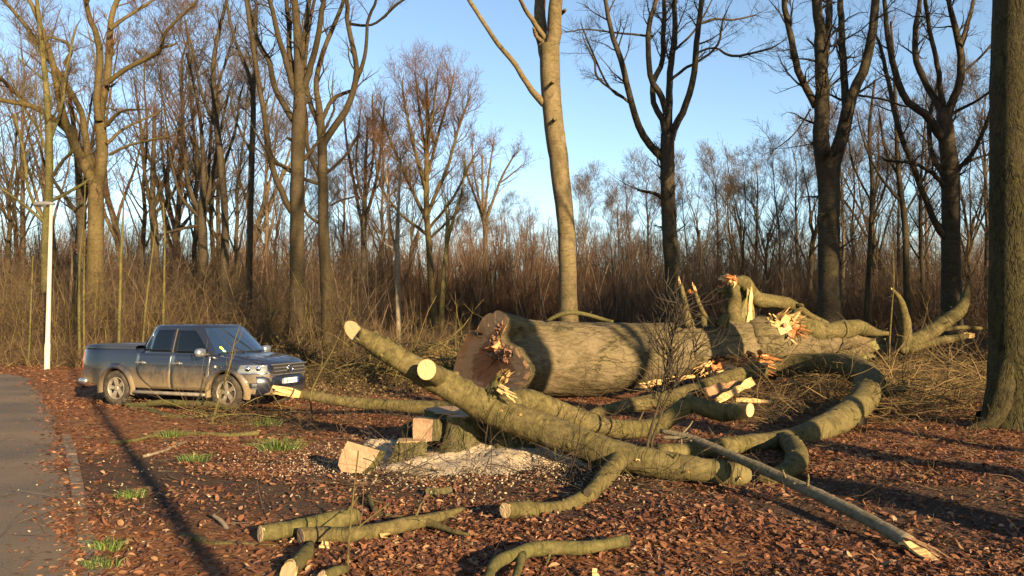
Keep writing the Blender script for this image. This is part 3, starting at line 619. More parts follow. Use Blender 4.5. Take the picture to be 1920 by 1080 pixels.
hero('thick dark trunk splitting in two with shaggy twigs in its crotch', 30,
     [(1556, 612, 48), (1555, 570, 42), (1554, 500, 39), (1554, 440, 39), (1554, 350, 39), (1553, 312, 44), (1551, 285, 48)],
     [([(1545, 300, 32), (1540, 265, 30), (1540, 200, 28), (1542, 150, 25), (1538, 50, 19), (1530, 0, 18)], -.5, 8),
      ([(1530, 200, 15), (1522, 182, 14), (1505, 155, 13), (1495, 130, 13), (1487, 90, 12), (1475, 30, 11), (1470, 0, 10)], -1.2, 6), ([(1543, 130, 16), (1550, 80, 14), (1555, 0, 12)], 1.5, 6),
      ([(1562, 305, 30), (1575, 265, 26), (1588, 212, 24), (1600, 175, 20), (1625, 115, 18), (1637, 50, 16), (1642, 0, 15)], -.5, 7),
      ([(1587, 215, 15), (1585, 170, 14), (1580, 100, 13), (1575, 0, 11)], 1.5, 6), ([(1527, 270, 9), (1521, 268, 5)], 0, 0), ([(1520, 205, 4), (1490, 250, 3), (1460, 275, 2)], -1), ([(1600, 178, 5), (1650, 185, 4), (1700, 200, 3)], -1)],
     M['darktrunk'], M['twig_dark'], 27, n2=10, l2=(.8, 2.6), n3=7, n4=4, flare=1.25, n2t=(.05, 1), up=.0)
hero('spreading dark beech with long bowed limbs left of the near mossy trunk', 35,
     [(1786, 590, 38), (1784, 540, 34), (1783, 450, 32), (1782, 350, 31), (1778, 290, 29), (1774, 250, 28), (1770, 205, 27)],
     [([(1770, 262, 18), (1757, 245, 16), (1735, 215, 15), (1700, 190, 13), (1680, 140, 12), (1665, 75, 10), (1660, 20, 8), (1655, -20, 7)], -1.5),
      ([(1766, 212, 15), (1755, 190, 13), (1735, 155, 12), (1717, 110, 11), (1717, 50, 10), (1725, 0, 8)], 1.5),
      ([(1775, 215, 18), (1787, 185, 15), (1800, 150, 14), (1800, 90, 13), (1785, 30, 10), (1780, 0, 8)], -1.), ([(1799, 95, 9), (1812, 50, 9), (1820, 25, 8), (1825, 0, 7)], 1),
      ([(1769, 205, 11), (1763, 165, 10), (1758, 125, 9), (1745, 65, 8), (1735, 0, 7)], -1), ([(1772, 445, 13), (1757, 425, 12), (1740, 385, 11), (1715, 320, 10), (1685, 240, 9), (1665, 150, 8), (1650, 85, 6)], -2),
      ([(1772, 352, 9), (1755, 330, 9), (1740, 320, 8), (1715, 307, 7), (1662, 300, 5)], -1.5, .5), ([(1772, 330, 12), (1755, 305, 10), (1745, 280, 9), (1742, 225, 8), (1750, 190, 7)], 1.2),
      ([(1792, 325, 9), (1808, 305, 8), (1825, 285, 8), (1850, 230, 7), (1862, 190, 6)], -1), ([(1800, 312, 6), (1830, 297, 5), (1860, 288, 4)], 1), ([(1783, 215, 6), (1810, 200, 6), (1830, 190, 5), (1860, 170, 4)], -1.5), ([(1800, 140, 5), (1840, 105, 5), (1870, 70, 4)], 1.5)],
     M['darktrunk'], M['twig'], 28, n2=11, l2=(.9, 2.8), n3=6, l3=(.4, 1.3), n4=4, n2t=(.25, 1))
hero('slim dark trunk standing between the split trunk and the spreading beech', 44,
     [(1702, 590, 13), (1700, 540, 12), (1697, 425, 11), (1685, 325, 9), (1680, 225, 7), (1676, 120, 5), (1670, 40, 4)], [([(1690, 340, 6), (1660, 280, 5), (1650, 220, 4)], 1), ([(1697, 400, 5), (1730, 340, 4), (1745, 290, 3)], 1), ([(1690, 380, 6), (1650, 330, 5), (1625, 280, 4), (1610, 230, 3)], 1)],
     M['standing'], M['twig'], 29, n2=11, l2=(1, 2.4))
hero('grey brown leaning sapling trunk beside the split trunk', 46,
     [(1625, 590, 10), (1630, 480, 8), (1635, 350, 7), (1630, 250, 6), (1640, 150, 4)], [([(1632, 420, 5), (1660, 350, 4), (1665, 300, 3)], 1), ([(1634, 380, 4), (1600, 310, 4), (1590, 250, 3)], -1)],
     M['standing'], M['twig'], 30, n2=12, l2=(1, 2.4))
# big mossy trunk at the right edge
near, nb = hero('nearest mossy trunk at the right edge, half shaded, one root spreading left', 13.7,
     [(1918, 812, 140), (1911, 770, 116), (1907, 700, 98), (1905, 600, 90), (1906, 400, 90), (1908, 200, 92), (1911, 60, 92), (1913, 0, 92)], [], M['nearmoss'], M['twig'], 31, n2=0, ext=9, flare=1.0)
g_ = np.random.default_rng(5); b = MB()
for pts in (((1900, 640, 20), (1889, 700, 50), (1876, 752, 52), (1862, 785, 40), (1842, 802, 28), (1820, 807, 20), (1798, 812, 8)), ((1908, 660, 20), (1906, 740, 60), (1899, 795, 48), (1890, 832, 30), (1884, 862, 10)), ((1915, 660, 20), (1935, 760, 60), (1962, 812, 40), (1990, 840, 16))):
    q = np.array([np.concatenate([at(x, y, 13.55 - .25 * i * (k_ == 1)), [w_ / 2 / FPX * 13.6]]) for i, (x, y, w_) in enumerate(pts) for k_ in (0,)])
    q[-1, 2] = min(q[-1, 2], float(gz(q[-1, 0], q[-1, 1])) - .02); q = catmull(q, 16); b.tubes(q[:, :3] - nb, q[:, 3], 10, cap1=True, lump=.05, rng=g_)
b.build('root_flare', M['nearmoss'], near)

# ---------------------------------------------------------------- far trees: prototypes, then copies
rp = np.random.default_rng(77)
protos = [proto_tree('round_tree', 20, .22, 1, 'round', M['fartrunk'], M['twig_grey'], 1.0, .014), proto_tree('forked_tree', 24, .30, 2, 'forked', M['fartrunk'], M['twig_red'], .62, .010),
          proto_tree('vase_tree', 22, .26, 3, 'vase', M['standing'], M['twig_grey'], .85, .014), proto_tree('slim_tree', 18, .14, 4, 'slim', M['fartrunk'], M['twig_red'], .9, .010),
          proto_tree('round_tree', 19, .2, 5, 'round', M['standing'], M['twig'], .85, .012), proto_tree('birch_tree', 15, .1, 6, 'slim', M['pale'], M['twig_grey'], 1.1, .009)]
PH = [20, 24, 22, 18, 19, 15]
used = [False] * 6
KINDW = ('round crowned grey brown', 'forked reddish brown', 'vase shaped grey', 'slim reddish', 'round crowned dark brown', 'wispy pale birch like')
REFS = ((-150, 'beyond the left edge of the thicket'), (20, 'behind the lamp post'), (115, 'just right of the lamp post'), (180, 'behind the big ochre beech'), (250, 'right of the big ochre beech'), (290, 'behind the forked dark tree'), (340, 'over the truck cab'), (385, 'behind the fan shaped tree'), (430, 'beside the tall wavy trunk'),
        (500, 'left of the tall pair'), (580, 'between the tall pair'), (645, 'right of the tall pair'), (720, 'over the raised sawn limb end'), (800, 'behind the broad rounded tree'), (870, 'over the sawn butt'), (945, 'beside the lone vase shaped tree'), (1005, 'left of the pale leaning trunk'), (1105, 'right of the pale leaning trunk'), (1190, 'left of the candelabra beech'),
        (1300, 'right of the candelabra beech'), (1350, 'above the felled trunk fork'), (1400, 'above the torn upright limb'), (1460, 'midway to the split trunk'), (1510, 'left of the split trunk'), (1595, 'right of the split trunk'), (1660, 'by the slim dark trunk'), (1735, 'left of the spreading beech'), (1830, 'right of the spreading beech'), (1960, 'behind the near mossy trunk'))
def far(kind, px, d, top, label, group, rz=None, sx=None):
    """copy of a far tree: foot under photo column px at depth d, top at photo row top"""
    p = at(px, 600, d); z0 = float(gz(p[0], d)); H = at(px, top, d)[2] - z0; s = H / PH[kind]
    rz = rp.uniform(0, 6.28) if rz is None else rz; f = (sx or rp.uniform(.85, 1.15)) * s
    root = protos[kind]; label = 'far %s tree %s' % (KINDW[kind], min(REFS, key=lambda r_: abs(r_[0] - px))[1])
    if used[kind]: return dup(root, (p[0], d, z0 - .05), rz, (f, f, s), label, group)
    used[kind] = True; root.location = (p[0], d, z0 - .05); root.rotation_euler = (0, 0, rz); root.scale = (f, f, s); tag(root, label, 'tree', group); return root
GL = 'trees in the wood behind the truck'
LL = 'one of the bare brown trees crowded together in the wood behind the truck and lamp post'
for px, d, top, kd in ((-40, 62, 90, 1), (10, 58, 130, 4), (40, 70, 60, 0), (110, 66, 40, 1), (150, 75, 110, 4), (235, 70, 20, 1), (265, 64, 90, 4), (325, 70, 30, 0), (345, 75, 70, 1), (365, 66, 20, 4), (410, 75, 80, 0),
                      (440, 64, 110, 4), (455, 80, 60, 1), (495, 72, 150, 0), (-90, 55, 100, 4), (-150, 60, 60, 1), (30, 85, 150, 2), (400, 90, 140, 2), (130, 48, 230, 3)):
    far(kd, px, d, top, LL, GL)
GM = 'bare trees across the gap in the middle'
LM = 'one of the low hazy bare trees along the wood edge in the middle gap'
for px, d, top, kd in ((640, 90, 280, 0), (655, 75, 350, 3), (715, 80, 200, 4), (730, 95, 260, 0), (770, 95, 300, 2), (840, 100, 330, 4), (880, 105, 380, 0), (940, 110, 385, 0), (985, 100, 395, 4), (1015, 90, 385, 3), (1110, 80, 345, 5), (1090, 85, 320, 5), (1130, 88, 370, 5), (1000, 75, 410, 3), (560, 90, 260, 4), (600, 95, 310, 0), (520, 100, 300, 2)):
    far(kd, px, d, top, LM, GM)
GR = 'bare trees behind the felled trunk on the right'
LR = 'one of the pale grey bare trees massed behind the felled trunk to the right of the leaning trunk'
for px, d, top, kd in ((1185, 72, 330, 4), (1215, 80, 315, 0), (1290, 76, 345, 4), (1310, 70, 310, 2), (1345, 78, 300, 0), (1375, 70, 330, 4), (1390, 72, 275, 2), (1420, 80, 290, 0), (1445, 74, 320, 2), (1465, 70, 285, 4), (1500, 78, 260, 0), (1520, 66, 250, 2), (1580, 64, 220, 0), (1600, 70, 260, 4),
                      (1640, 60, 200, 4), (1665, 72, 180, 1), (1690, 66, 230, 0), (1730, 62, 150, 4), (1745, 75, 210, 0), (1800, 68, 190, 1), (1820, 58, 260, 4), (1850, 64, 150, 0), (1900, 70, 130, 1), (1960, 60, 120, 4), (2020, 62, 100, 0), (1260, 90, 320, 0), (1160, 95, 360, 0)):
    far(kd, px, d, top, LR, GR)
# the wood goes on to the right of and behind the camera, out of frame; it is what shades the clearing's far side
LS = 'bare woodland tree standing out of frame beyond the right side of the clearing'
GS = 'woodland trees right of the clearing'
for i in range(12):
    yy = rp.uniform(8, 50); xx = .84 * yy + 3 + rp.uniform(0, 26); 
    if xx + .64 * yy < 27.5: continue
    kd = (0, 4, 1, 2)[i % 4]; s = rp.uniform(.8, 1.1); dup(protos[kd], (xx, yy, float(gz(xx, yy)) - .05), rp.uniform(0, 6.28), (s * 1.15, s * 1.15, s), LS, GS)
for i in range(46):
    c_ = rp.uniform(27.5, 58); yy = rp.uniform(-14, 26); xx = c_ - .6 * yy
    if xx / max(yy, .1) < .85 and yy > 0: continue
    kd = (0, 1, 4, 2)[i % 4]; s = rp.uniform(.8, 1.15); dup(protos[kd], (xx, yy, float(gz(xx, yy)) - .05), rp.uniform(0, 6.28), (s * 1.15, s * 1.15, s), LS, GS)
for xx, yy, kd, s, sr in ((11.4, 2.0, 1, 1.25, 1.3), (16.7, -2.2, 4, 1.3, .75), (5.08, -5.6, 3, 2.0, .36), (10.25, -1.0, 1, 1.3, 1.1)):
    dup(protos[kd], (xx, yy, -.05), rp.uniform(0, 6.28), (s * sr, s * sr, s), 'bare woodland tree standing out of frame behind the camera', 'woodland trees behind the camera')

# ---------------------------------------------------------------- thickets (uncountable stems and twigs)
def stand(name, W, D, n, H, seed, r, mats, lean=.12, shoots=6, sl=(.3, .9), n3=3, label='', bent=.05, ang=(35, 80)):
    g = np.random.default_rng(seed); root = None
    h = g.uniform(H[0], H[1], n); base = np.column_stack([g.uniform(-W / 2, W / 2, n), g.uniform(-D / 2, D / 2, n), np.full(n, -.1)])
    dirv = unit(np.column_stack([g.normal(0, lean, (n, 2)), np.ones(n)])); P = np.empty((n, 7, 3)); P[:, 0] = base
    for q in range(1, 7): dirv = unit(dirv + g.normal(0, bent, (n, 3))); P[:, q] = P[:, q - 1] + dirv * (h / 6)[:, None]
    Rr = (g.uniform(r[0], r[1], n))[:, None] * np.linspace(1, .22, 7)[None]
    b = MB(); b.tubes(P, Rr, 4)
    c = MB(); A, AR = grow(P, Rr, shoots, sl, g, ang, (.12, 1), .12, 5, .45, .3, .24, .5, rmin=.006); c.tubes(A, AR, 3)
    if n3: B, BR = grow(A, AR, n3, (sl[0] * .4, sl[1] * .5), g, (35, 80), (.15, 1), .1, 3, .6, .4, .2, rmin=.005); c.tubes(B, BR, 3)
    # one mesh, stems first
    me = MB(); me.v = b.v + c.v; me.a = b.a + c.a; off = b.n; me.q = b.q + [q + off for q in c.q]; me.t = b.t
    mesh = me.mesh(name); mesh.materials.append(mats[0]); mesh.materials.append(mats[1])
    nb_ = sum(len(q) for q in b.q); mi = np.zeros(len(mesh.polygons), np.int32); mi[nb_:] = 1; mesh.polygons.foreach_set('material_index', mi)
    return mesh
def put(mesh, name, x, y, rz, s, label):
    o = bpy.data.objects.new(name, mesh); COL.objects.link(o); o.location = (x, y, float(gz(x, y))); o.rotation_euler = (0, 0, rz); o.scale = s if not np.isscalar(s) else (s,) * 3
    return tag(o, label, kind='stuff')
def put_px(mesh, name, px, d, label, s=1.0, rz=None):
    p = at(px, 600, d); return put(mesh, name, p[0], d, rp.choice([0, math.pi]) + rp.uniform(-.2, .2) if rz is None else rz, s, label)
yw1 = stand('young_wood', 13, 8, 84, (4, 12), 101, (.03, .085), (M['stemmix'], M['twig_red']), .10, 22, (.9, 3.2), 5, bent=.06, ang=(25, 65))
yw2 = stand('young_wood', 13, 8, 84, (3.5, 11), 102, (.025, .08), (M['twig_grey'], M['twig']), .13, 22, (.9, 3.2), 5, bent=.08, ang=(25, 70))
for px in range(-140, 2080, 150):
    left = px < 620; right = px > 1080
    put_px(yw2 if right else yw1, 'young_wood', px + rp.uniform(-30, 30), rp.uniform(66, 74), 'dense reddish young wood filling the background', (1.15, 1, rp.uniform(.85, 1.1) * (1.0 if not (640 < px < 1080) else .92)))
    put_px(yw1 if not right else yw2, 'young_wood', px + 70 + rp.uniform(-30, 30), rp.uniform(90, 105), 'dense reddish young wood filling the background', (1.5, 1, rp.uniform(1.15, 1.45)))
    put_px(yw2, 'young_wood', px + 20 + rp.uniform(-30, 30), rp.uniform(118, 135), 'dense reddish young wood filling the background', (2.0, 1, rp.uniform(1.3, 1.6)))
    put_px(yw1, 'young_wood', px + 110 + rp.uniform(-30, 30), rp.uniform(80, 86), 'dense reddish young wood filling the background', (1.3, 1, rp.uniform(.9, 1.1)))
    if left or right: put_px(yw2, 'young_wood', px + rp.uniform(-30, 30), rp.uniform(52, 60), 'dense brown young wood filling the background', (1., 1, rp.uniform(.6, .8)))
sh1 = stand('undergrowth', 8, 5, 125, (1.0, 2.8), 103, (.010, .022), (M['twig_gold'], M['twig']), .6, 9, (.3, 1.1), 3, bent=.24)
sh2 = stand('undergrowth', 8, 5, 125, (.8, 2.2), 104, (.009, .02), (M['twig_dark'], M['twig']), .6, 9, (.3, 1.1), 3, bent=.24)  # dark twig colours carry the shade deep inside the undergrowth
for px in range(520, 2080, 95):
    put_px(sh2 if px > 1050 else sh1, 'undergrowth', px + rp.uniform(-30, 30), rp.uniform(43, 50), 'tangled brown undergrowth along the edge of the wood', (1, 1, rp.uniform(.6, 1.0)))
    if px > 1050 or px < 660: put_px(sh2, 'undergrowth', px + rp.uniform(-30, 30), rp.uniform(33, 38), 'tangled brown undergrowth along the edge of the wood', (.9, 1, rp.uniform(.5, .9)))
for xx, yy in ((46, 26),):
    put(yw2, 'young_wood', xx, yy, rp.uniform(-.4, .4), (1, 1, 1.0), 'dense young wood beyond the right side of the clearing')
# olive thicket at the left behind lamp and truck
th1 = stand('thicket', 6, 3.2, 58, (2.0, 6.6), 105, (.009, .026), (M['olive'], M['twig']), .22, 10, (.4, 1.6), 3, bent=.16)
th2 = stand('thicket', 6, 3.2, 62, (1.2, 5.0), 106, (.007, .020), (M['twig_gold'], M['twig']), .40, 10, (.4, 1.6), 3, bent=.22)
LT = 'sunlit olive thicket of thin upright stems behind the truck'
for px in range(-120, 560, 74):
    put_px(th1 if (px // 74) % 2 else th2, 'thicket', px, rp.uniform(33.5, 36), LT, (1, 1, rp.uniform(.8, 1.1)))
    put_px(th2, 'thicket', px + 30, rp.uniform(38, 43), LT, (1, 1, rp.uniform(.9, 1.25)))
for px in range(0, 480, 90): put_px(sh1, 'undergrowth', px, 32.0 + rp.uniform(-.6, .6), 'low ochre undergrowth at the foot of the thicket', (.7, .5, .55))
# single young stems that stand out in front of the thicket
def stem(label, d, pts, mat, seed, twm, n2=10, group=None, l2=(.5, 1.4), n4=0, rt=.004):
    pts = [(x, y, w_ * .68) for x, y, w_ in pts]
    return hero(label, d, pts, [], mat, twm, seed, n2=n2, l2=l2, n3=4, l3=(.2, .7), n4=n4, flare=1.1, name='young_tree', rt=rt, group=group, ext=0)
stem('bright ochre straight young stem just left of the truck cab', 31, [(223, 640, 8), (225, 560, 8), (227, 480, 7), (231, 400, 4), (232, 330, 3)], M['mossy'], 201, M['twig_gold'])
stem('thin pale young stem between the road and the lamp post', 31, [(53, 690, 6), (56, 630, 5), (59, 550, 4), (62, 480, 3)], M['mossy'], 202, M['twig_gold'])
stem('taller of two olive young stems directly behind the truck bed', 31.5, [(149, 660, 8), (148, 560, 7), (150, 480, 6), (157, 410, 4), (160, 340, 3)], M['mossy'], 203, M['twig_gold'])
stem('slightly leaning olive young stem right beside the taller one behind the truck bed', 31.5, [(158, 660, 6), (157, 580, 6), (158, 500, 5), (160, 430, 3)], M['limb'], 204, M['twig_gold'])
stem('bent ochre young stem rising over the truck cab roof', 32, [(268, 640, 6), (275, 560, 5), (285, 480, 4), (292, 420, 3)], M['mossy'], 205, M['twig_gold'])
stem('ochre young stem above the truck windscreen', 33, [(305, 640, 7), (307, 560, 6), (309, 450, 5), (306, 380, 4)], M['mossy'], 206, M['twig_gold'])
# bramble: leafy low bushes right of the truck bonnet and on the bank behind
def bramble(seed, W, D, H, n, nl, leafm):
    g = np.random.default_rng(seed); base = np.column_stack([g.uniform(-W / 2, W / 2, n), g.uniform(-D / 2, D / 2, n), np.zeros(n)])
    P = np.empty((n, 7, 3)); P[:, 0] = base; d = unit(np.column_stack([g.normal(0, .6, (n, 2)), np.full(n, 1.1)])); L = g.uniform(.6, 1.6, n) * H
    for q in range(1, 7): d = unit(d + np.array([0, 0, -.28]) + g.normal(0, .18, (n, 3))); P[:, q] = P[:, q - 1] + d * (L / 6)[:, None]
    P[..., 2] = np.maximum(P[..., 2], .02); b = MB(); b.tubes(P, np.full((n, 7), .006) * np.linspace(1, .5, 7), 3)
    A, AR = grow(P, np.full((n, 7), .005), 3, (.2, .6), g, (20, 70), (.2, 1), .0, 3, .8, .5, .3); b.tubes(A, AR, 3); nb_ = sum(len(q) for q in b.q)
    m = nl; i = g.integers(0, len(A), m); t = g.uniform(0, 1, m); c, _, _, _ = sample(A[i], t); s = g.uniform(.02, .055, m)[:, None]
    u = unit(g.standard_normal((m, 3))); v = unit(np.cross(u, g.standard_normal((m, 3)) + np.array([0, 0, 2.])))
    V = np.stack([c - u * s, c + v * s * .6, c + u * s, c - v * s * .6], 1).reshape(-1, 3); b.add(V, (np.arange(m) * 4)[:, None] + np.array([[0, 1, 2, 3]]))
    me = b.mesh('bramble'); me.materials.append(M['twig']); me.materials.append(leafm); mi = np.zeros(len(me.polygons), np.int32); mi[nb_:] = 1; me.polygons.foreach_set('material_index', mi); return me
br1 = bramble(301, 4.5, 2.2, 1.0, 260, 5200, M['bramble']); br2 = bramble(302, 4.5, 2.2, .6, 260, 2600, M['twig_gold'])
LBm = 'low bramble tangle with small green and brown leaves between the truck and the felled trunk'
for px, d, s in ((545, 33, 1.25), (500, 30, 1.2), (590, 28, 1.0), (640, 30, .8), (610, 24, .75), (575, 21.5, .8), (470, 34, 1.3)): put_px(br1, 'bramble', px, d, LBm, (1, 1, s))
for px, d, s in ((680, 27, .8), (720, 24, .7), (660, 22, .6), (760, 26, .8), (620, 20, .7), (800, 24.5, .9), (700, 31, 1), (780, 32, 1.), (850, 30, 1.)): put_px(br2, 'bramble', px, d, LBm, (1, 1, s))
# ---------------------------------------------------------------- cut and broken timber
gl = np.random.default_rng(404)
def pw(pts):
    """(px, py, width px, depth m) -> world x,y,z,radius"""
    return np.array([np.concatenate([at(x, y, d), [w_ / 2 / FPX * d]]) for x, y, w_, d in pts])
def disc(name, c, n, ring, mat, parent, off=.003):
    """sawn face on a ring of points, slightly proud, with UVs round the pith"""
    c = np.asarray(c); ring = np.asarray(ring); k_ = len(ring); b = MB()
    mid = c + (ring - c) * .55
    V = np.vstack([c[None] + n * off * 1.0, mid + n * off + n * gl.normal(0, .002, (k_, 1)), c + (ring - c) * .985 + n * off, c + (ring - c) * .985 - n * .02])
    T = [(0, 1 + j, 1 + (j + 1) % k_) for j in range(k_)]
    Q = [(1 + j, 1 + k_ + j, 1 + k_ + (j + 1) % k_, 1 + (j + 1) % k_) for j in range(k_)] + [(1 + k_ + j, 1 + 2 * k_ + j, 1 + 2 * k_ + (j + 1) % k_, 1 + k_ + (j + 1) % k_) for j in range(k_)]
    b.add(V, Q, T); o = b.build(name, mat, parent, smooth=False)
    uv = o.data.uv_layers.new(name='UVMap'); a = np.linspace(0, 2 * np.pi, k_, endpoint=False)
    U = np.vstack([[[.5, .5]], np.column_stack([.5 + .27 * np.cos(a), .5 + .27 * np.sin(a)]), np.column_stack([.5 + .48 * np.cos(a), .5 + .48 * np.sin(a)]), np.column_stack([.5 + .5 * np.cos(a), .5 + .5 * np.sin(a)])])
    li = np.empty(len(o.data.loops), np.int32); o.data.loops.foreach_get('vertex_index', li); uv.data.foreach_set('uv', U[li].ravel()); return o
def timber(name, q, mat, parent, base, n=30, k=14, cut0=None, cut1=None, round1=False, round0=False, lump=.05, cmat=None, knob=.12, cutname='cut_face'):
    """a limb along q (x,y,z,r); cut0/cut1 = outward normal of a sawn end"""
    p = catmull(q, n); p[:, 3] = np.maximum(p[:, 3], .004)
    s = np.linspace(0, 1, n); ph = gl.uniform(0, 6, 3)
    p[:, 3] *= 1 + lump * (np.sin(s * 9 + ph[0]) + .6 * np.sin(s * 23 + ph[1]))
    if round1: p[-3:, 3] *= np.array([.97, .85, .45])
    if round0: p[:3, 3] *= np.array([.45, .85, .97])
    p[:, :3] -= base; b = MB(); b.tubes(p[:, :3], p[:, 3], k, cap0=cut0 is None, cap1=cut1 is None)
    V = b.v[0].reshape(n, k, 3)
    th_ = np.linspace(0, 2 * np.pi, k, endpoint=False)[None, :]; ss = (np.arange(n) / n)[:, None] * (1 + 6 * np.linalg.norm(p[-1, :3] - p[0, :3]))
    lumps = .035 * np.sin(2 * th_ + ss * 1.3 + ph[0]) + .03 * np.sin(3 * th_ - ss * 2.9 + ph[1]) * np.sin(ss * 1.7) + .022 * np.sin(5 * th_ + ss * 4.3 + ph[2])
    V[1:-1] += (lumps[1:-1, :, None] * (V[1:-1] - p[1:-1, None, :3]))
    V[1:-1] += gl.normal(0, 1, (n - 2, k, 1)) * .028 * p[1:-1, 3][:, None, None] * (V[1:-1] - p[1:-1, None, :3]) / p[1:-1, 3][:, None, None]
    ends = []
    for cut, i, sg in ((cut0, 0, -1), (cut1, n - 1, 1)):
        if cut is None: continue
        nn = unit(np.array(cut, float)); T = unit(p[1, :3] - p[0, :3]) * -1 if i == 0 else unit(p[-1, :3] - p[-2, :3])
        den = max(float(T @ nn), .45); V[i] += T * (-((V[i] - p[i, :3]) @ nn) / den)[:, None]
        ends.append((p[i, :3].copy(), nn, V[i].copy()))
    b.v[0] = V.reshape(-1, 3)
    Lq = np.linalg.norm(np.diff(p[:, :3], axis=0), axis=1).sum()
    if Lq > .8:      # broken twig stubs and healed knots along the limb
        m = int(Lq * 3.5); i = gl.integers(2, n - 2, m); j = gl.integers(0, k, m); nn_ = unit(V[i, j] - p[i, :3]); rr_ = p[i, 3]
        T_ = unit(p[np.minimum(i + 1, n - 1), :3] - p[i - 1, :3]); dd = unit(nn_ + .6 * T_ * gl.choice([-1, 1], m)[:, None] * 0 + .5 * T_)
        kn = gl.uniform(0, 1, m) < .5; r0 = np.where(kn, np.minimum(rr_ * gl.uniform(.16, .3, m), .04), gl.uniform(.006, .012, m)); l0 = np.where(kn, np.minimum(rr_ * gl.uniform(.12, .3, m), .05), gl.uniform(.04, .22, m))
        st = V[i, j] - nn_ * (rr_ * .12)[:, None]; b.tubes(np.stack([st, st + dd * (l0 * .6)[:, None], st + dd * l0[:, None] + gl.normal(0, .01, (m, 3))], 1), np.stack([r0 * 1.5, r0, r0 * np.where(kn, .45, .6)], 1), 7, cap1=True)
    o = b.build(name, mat, parent)
    for c, nn, ring in ends: disc(cutname, ring.mean(0), unit(np.cross(ring[3] - ring[0], ring[7] - ring[0])) * (1 if np.cross(ring[3] - ring[0], ring[7] - ring[0]) @ nn > 0 else -1), ring, cmat or M['cut'], parent)
    return o
def splinters(name, c, d, rad, n, L, mat, parent, base, spread=.25, thick=.25, seed=1, flat=.22):
    """a torn end: jagged wood fibres standing out of the break"""
    g = np.random.default_rng(seed); b = MB(); c = np.asarray(c) - base; d = unit(np.asarray(d, float))
    r1 = unit(np.cross(d, [.3, .2, 1.])); r2 = np.cross(d, r1)
    for i in range(n):
        a = g.uniform(0, 6.28); rr = rad * math.sqrt(g.uniform(0, 1)) * .9; p0 = c + r1 * rr * math.cos(a) + r2 * rr * math.sin(a) - d * rad * .3
        dd = unit(d + g.normal(0, spread * .62, 3)); l = L * g.uniform(.25, 1.0); th = rad * thick * g.uniform(.5, 1.9)
        s1 = unit(np.cross(dd, g.standard_normal(3))); s2 = np.cross(dd, s1) * flat
        pm = p0 + dd * l * .55 + g.normal(0, .06, 3) * l; p1 = p0 + dd * l
        V = [p0 + s1 * th, p0 + s2 * th, p0 - s1 * th, p0 - s2 * th, pm + s1 * th * .7, pm + s2 * th * .6, pm - s1 * th * .6, pm - s2 * th * .7, p1 + s1 * th * .45 - dd * l * .12 * g.uniform(0, 1), p1 - s1 * th * .3]
        b.add(V, [(0, 1, 5, 4), (1, 2, 6, 5), (2, 3, 7, 6), (3, 0, 4, 7), (4, 5, 9, 8), (6, 7, 8, 9)], [(5, 6, 9), (7, 4, 8)])
    return b.build(name, mat, parent, smooth=False)
def shard(name, p0, p1, w0, w1, th, mat, parent, base, seed=1, nseg=7, jag=.25):
    """a torn plank between two world points: irregular edges, real thickness"""
    g = np.random.default_rng(seed); p0, p1 = np.asarray(p0) - base, np.asarray(p1) - base; d = unit(p1 - p0); s = unit(np.cross(d, [0.2, -1, .35])); u = np.cross(s, d); V = []
    for i in range(nseg):
        t = i / (nseg - 1); c = p0 * (1 - t) + p1 * t + u * g.normal(0, .015); w_ = (w0 * (1 - t) + w1 * t) * (1 + g.normal(0, jag)); th_ = th * (1 - .6 * t) * (1 + g.normal(0, .15))
        V += [c + s * w_ / 2 + u * th_ / 2, c - s * w_ / 2 * (1 + g.normal(0, .15)) + u * th_ / 2, c - s * w_ / 2 - u * th_ / 2, c + s * w_ / 2 - u * th_ / 2]
    Q = [(0, 1, 2, 3), tuple(4 * (nseg - 1) + j for j in (3, 2, 1, 0))]
    for i in range(nseg - 1):
        for j in range(4): Q.append((4 * i + j, 4 * i + 4 + j, 4 * i + 4 + (j + 1) % 4, 4 * i + (j + 1) % 4))
    b = MB(); b.add(V, Q); return b.build(name, mat, parent, smooth=False)

# ---- the felled giant
A0 = at(925, 662, 19.0)
fallen = thing('felled_beech', 'huge felled beech trunk with torn forked crown lying across the clearing behind the stump', 'felled tree', (A0[0], A0[1], 0)); FB = np.array([A0[0], A0[1], 0.])
cl = pw([(938, 664, 138, 19.0), (1000, 670, 138, 19.15), (1075, 671, 134, 19.3), (1150, 671, 129, 19.5), (1230, 664, 114, 19.8), (1300, 656, 100, 20.0), (1370, 648, 94, 20.2), (1430, 642, 90, 20.5)])
outl = [(560, 70), (600, 82), (640, 110), (662, 155), (668, 205), (655, 260), (640, 290), (605, 350), (590, 385), (600, 425), (640, 445), (690, 470), (740, 478), (780, 490), (795, 525), (810, 560), (845, 610), (885, 655), (915, 700), (928, 750), (922, 800), (890, 860), (855, 905), (815, 950), (760, 1000), (690, 1040), (600, 1060), (500, 1065), (400, 1060), (300, 1045), (200, 1015), (110, 970), (55, 900), (40, 830), (60, 760), (78, 680), (100, 600), (122, 540), (150, 480), (180, 415), (210, 350), (232, 312), (270, 335), (305, 355), (328, 380), (335, 340), (326, 300), (345, 240), (370, 190), (398, 150), (430, 122), (470, 100), (498, 98), (507, 112), (515, 98), (535, 78)]
fpx = np.array([(x / 6 + 840, y / 6 + 570) for x, y in outl])
fn = unit(np.array((-.84, -.54, .03))); fc = at(915, 668, 18.75)
def face_pt(x, y):
    r = ray(x, y); o = np.array((0, 0, CAMH)); return o + r * ((fc - o) @ fn) / (r @ fn)
F = np.array([face_pt(*p) for p in fpx])
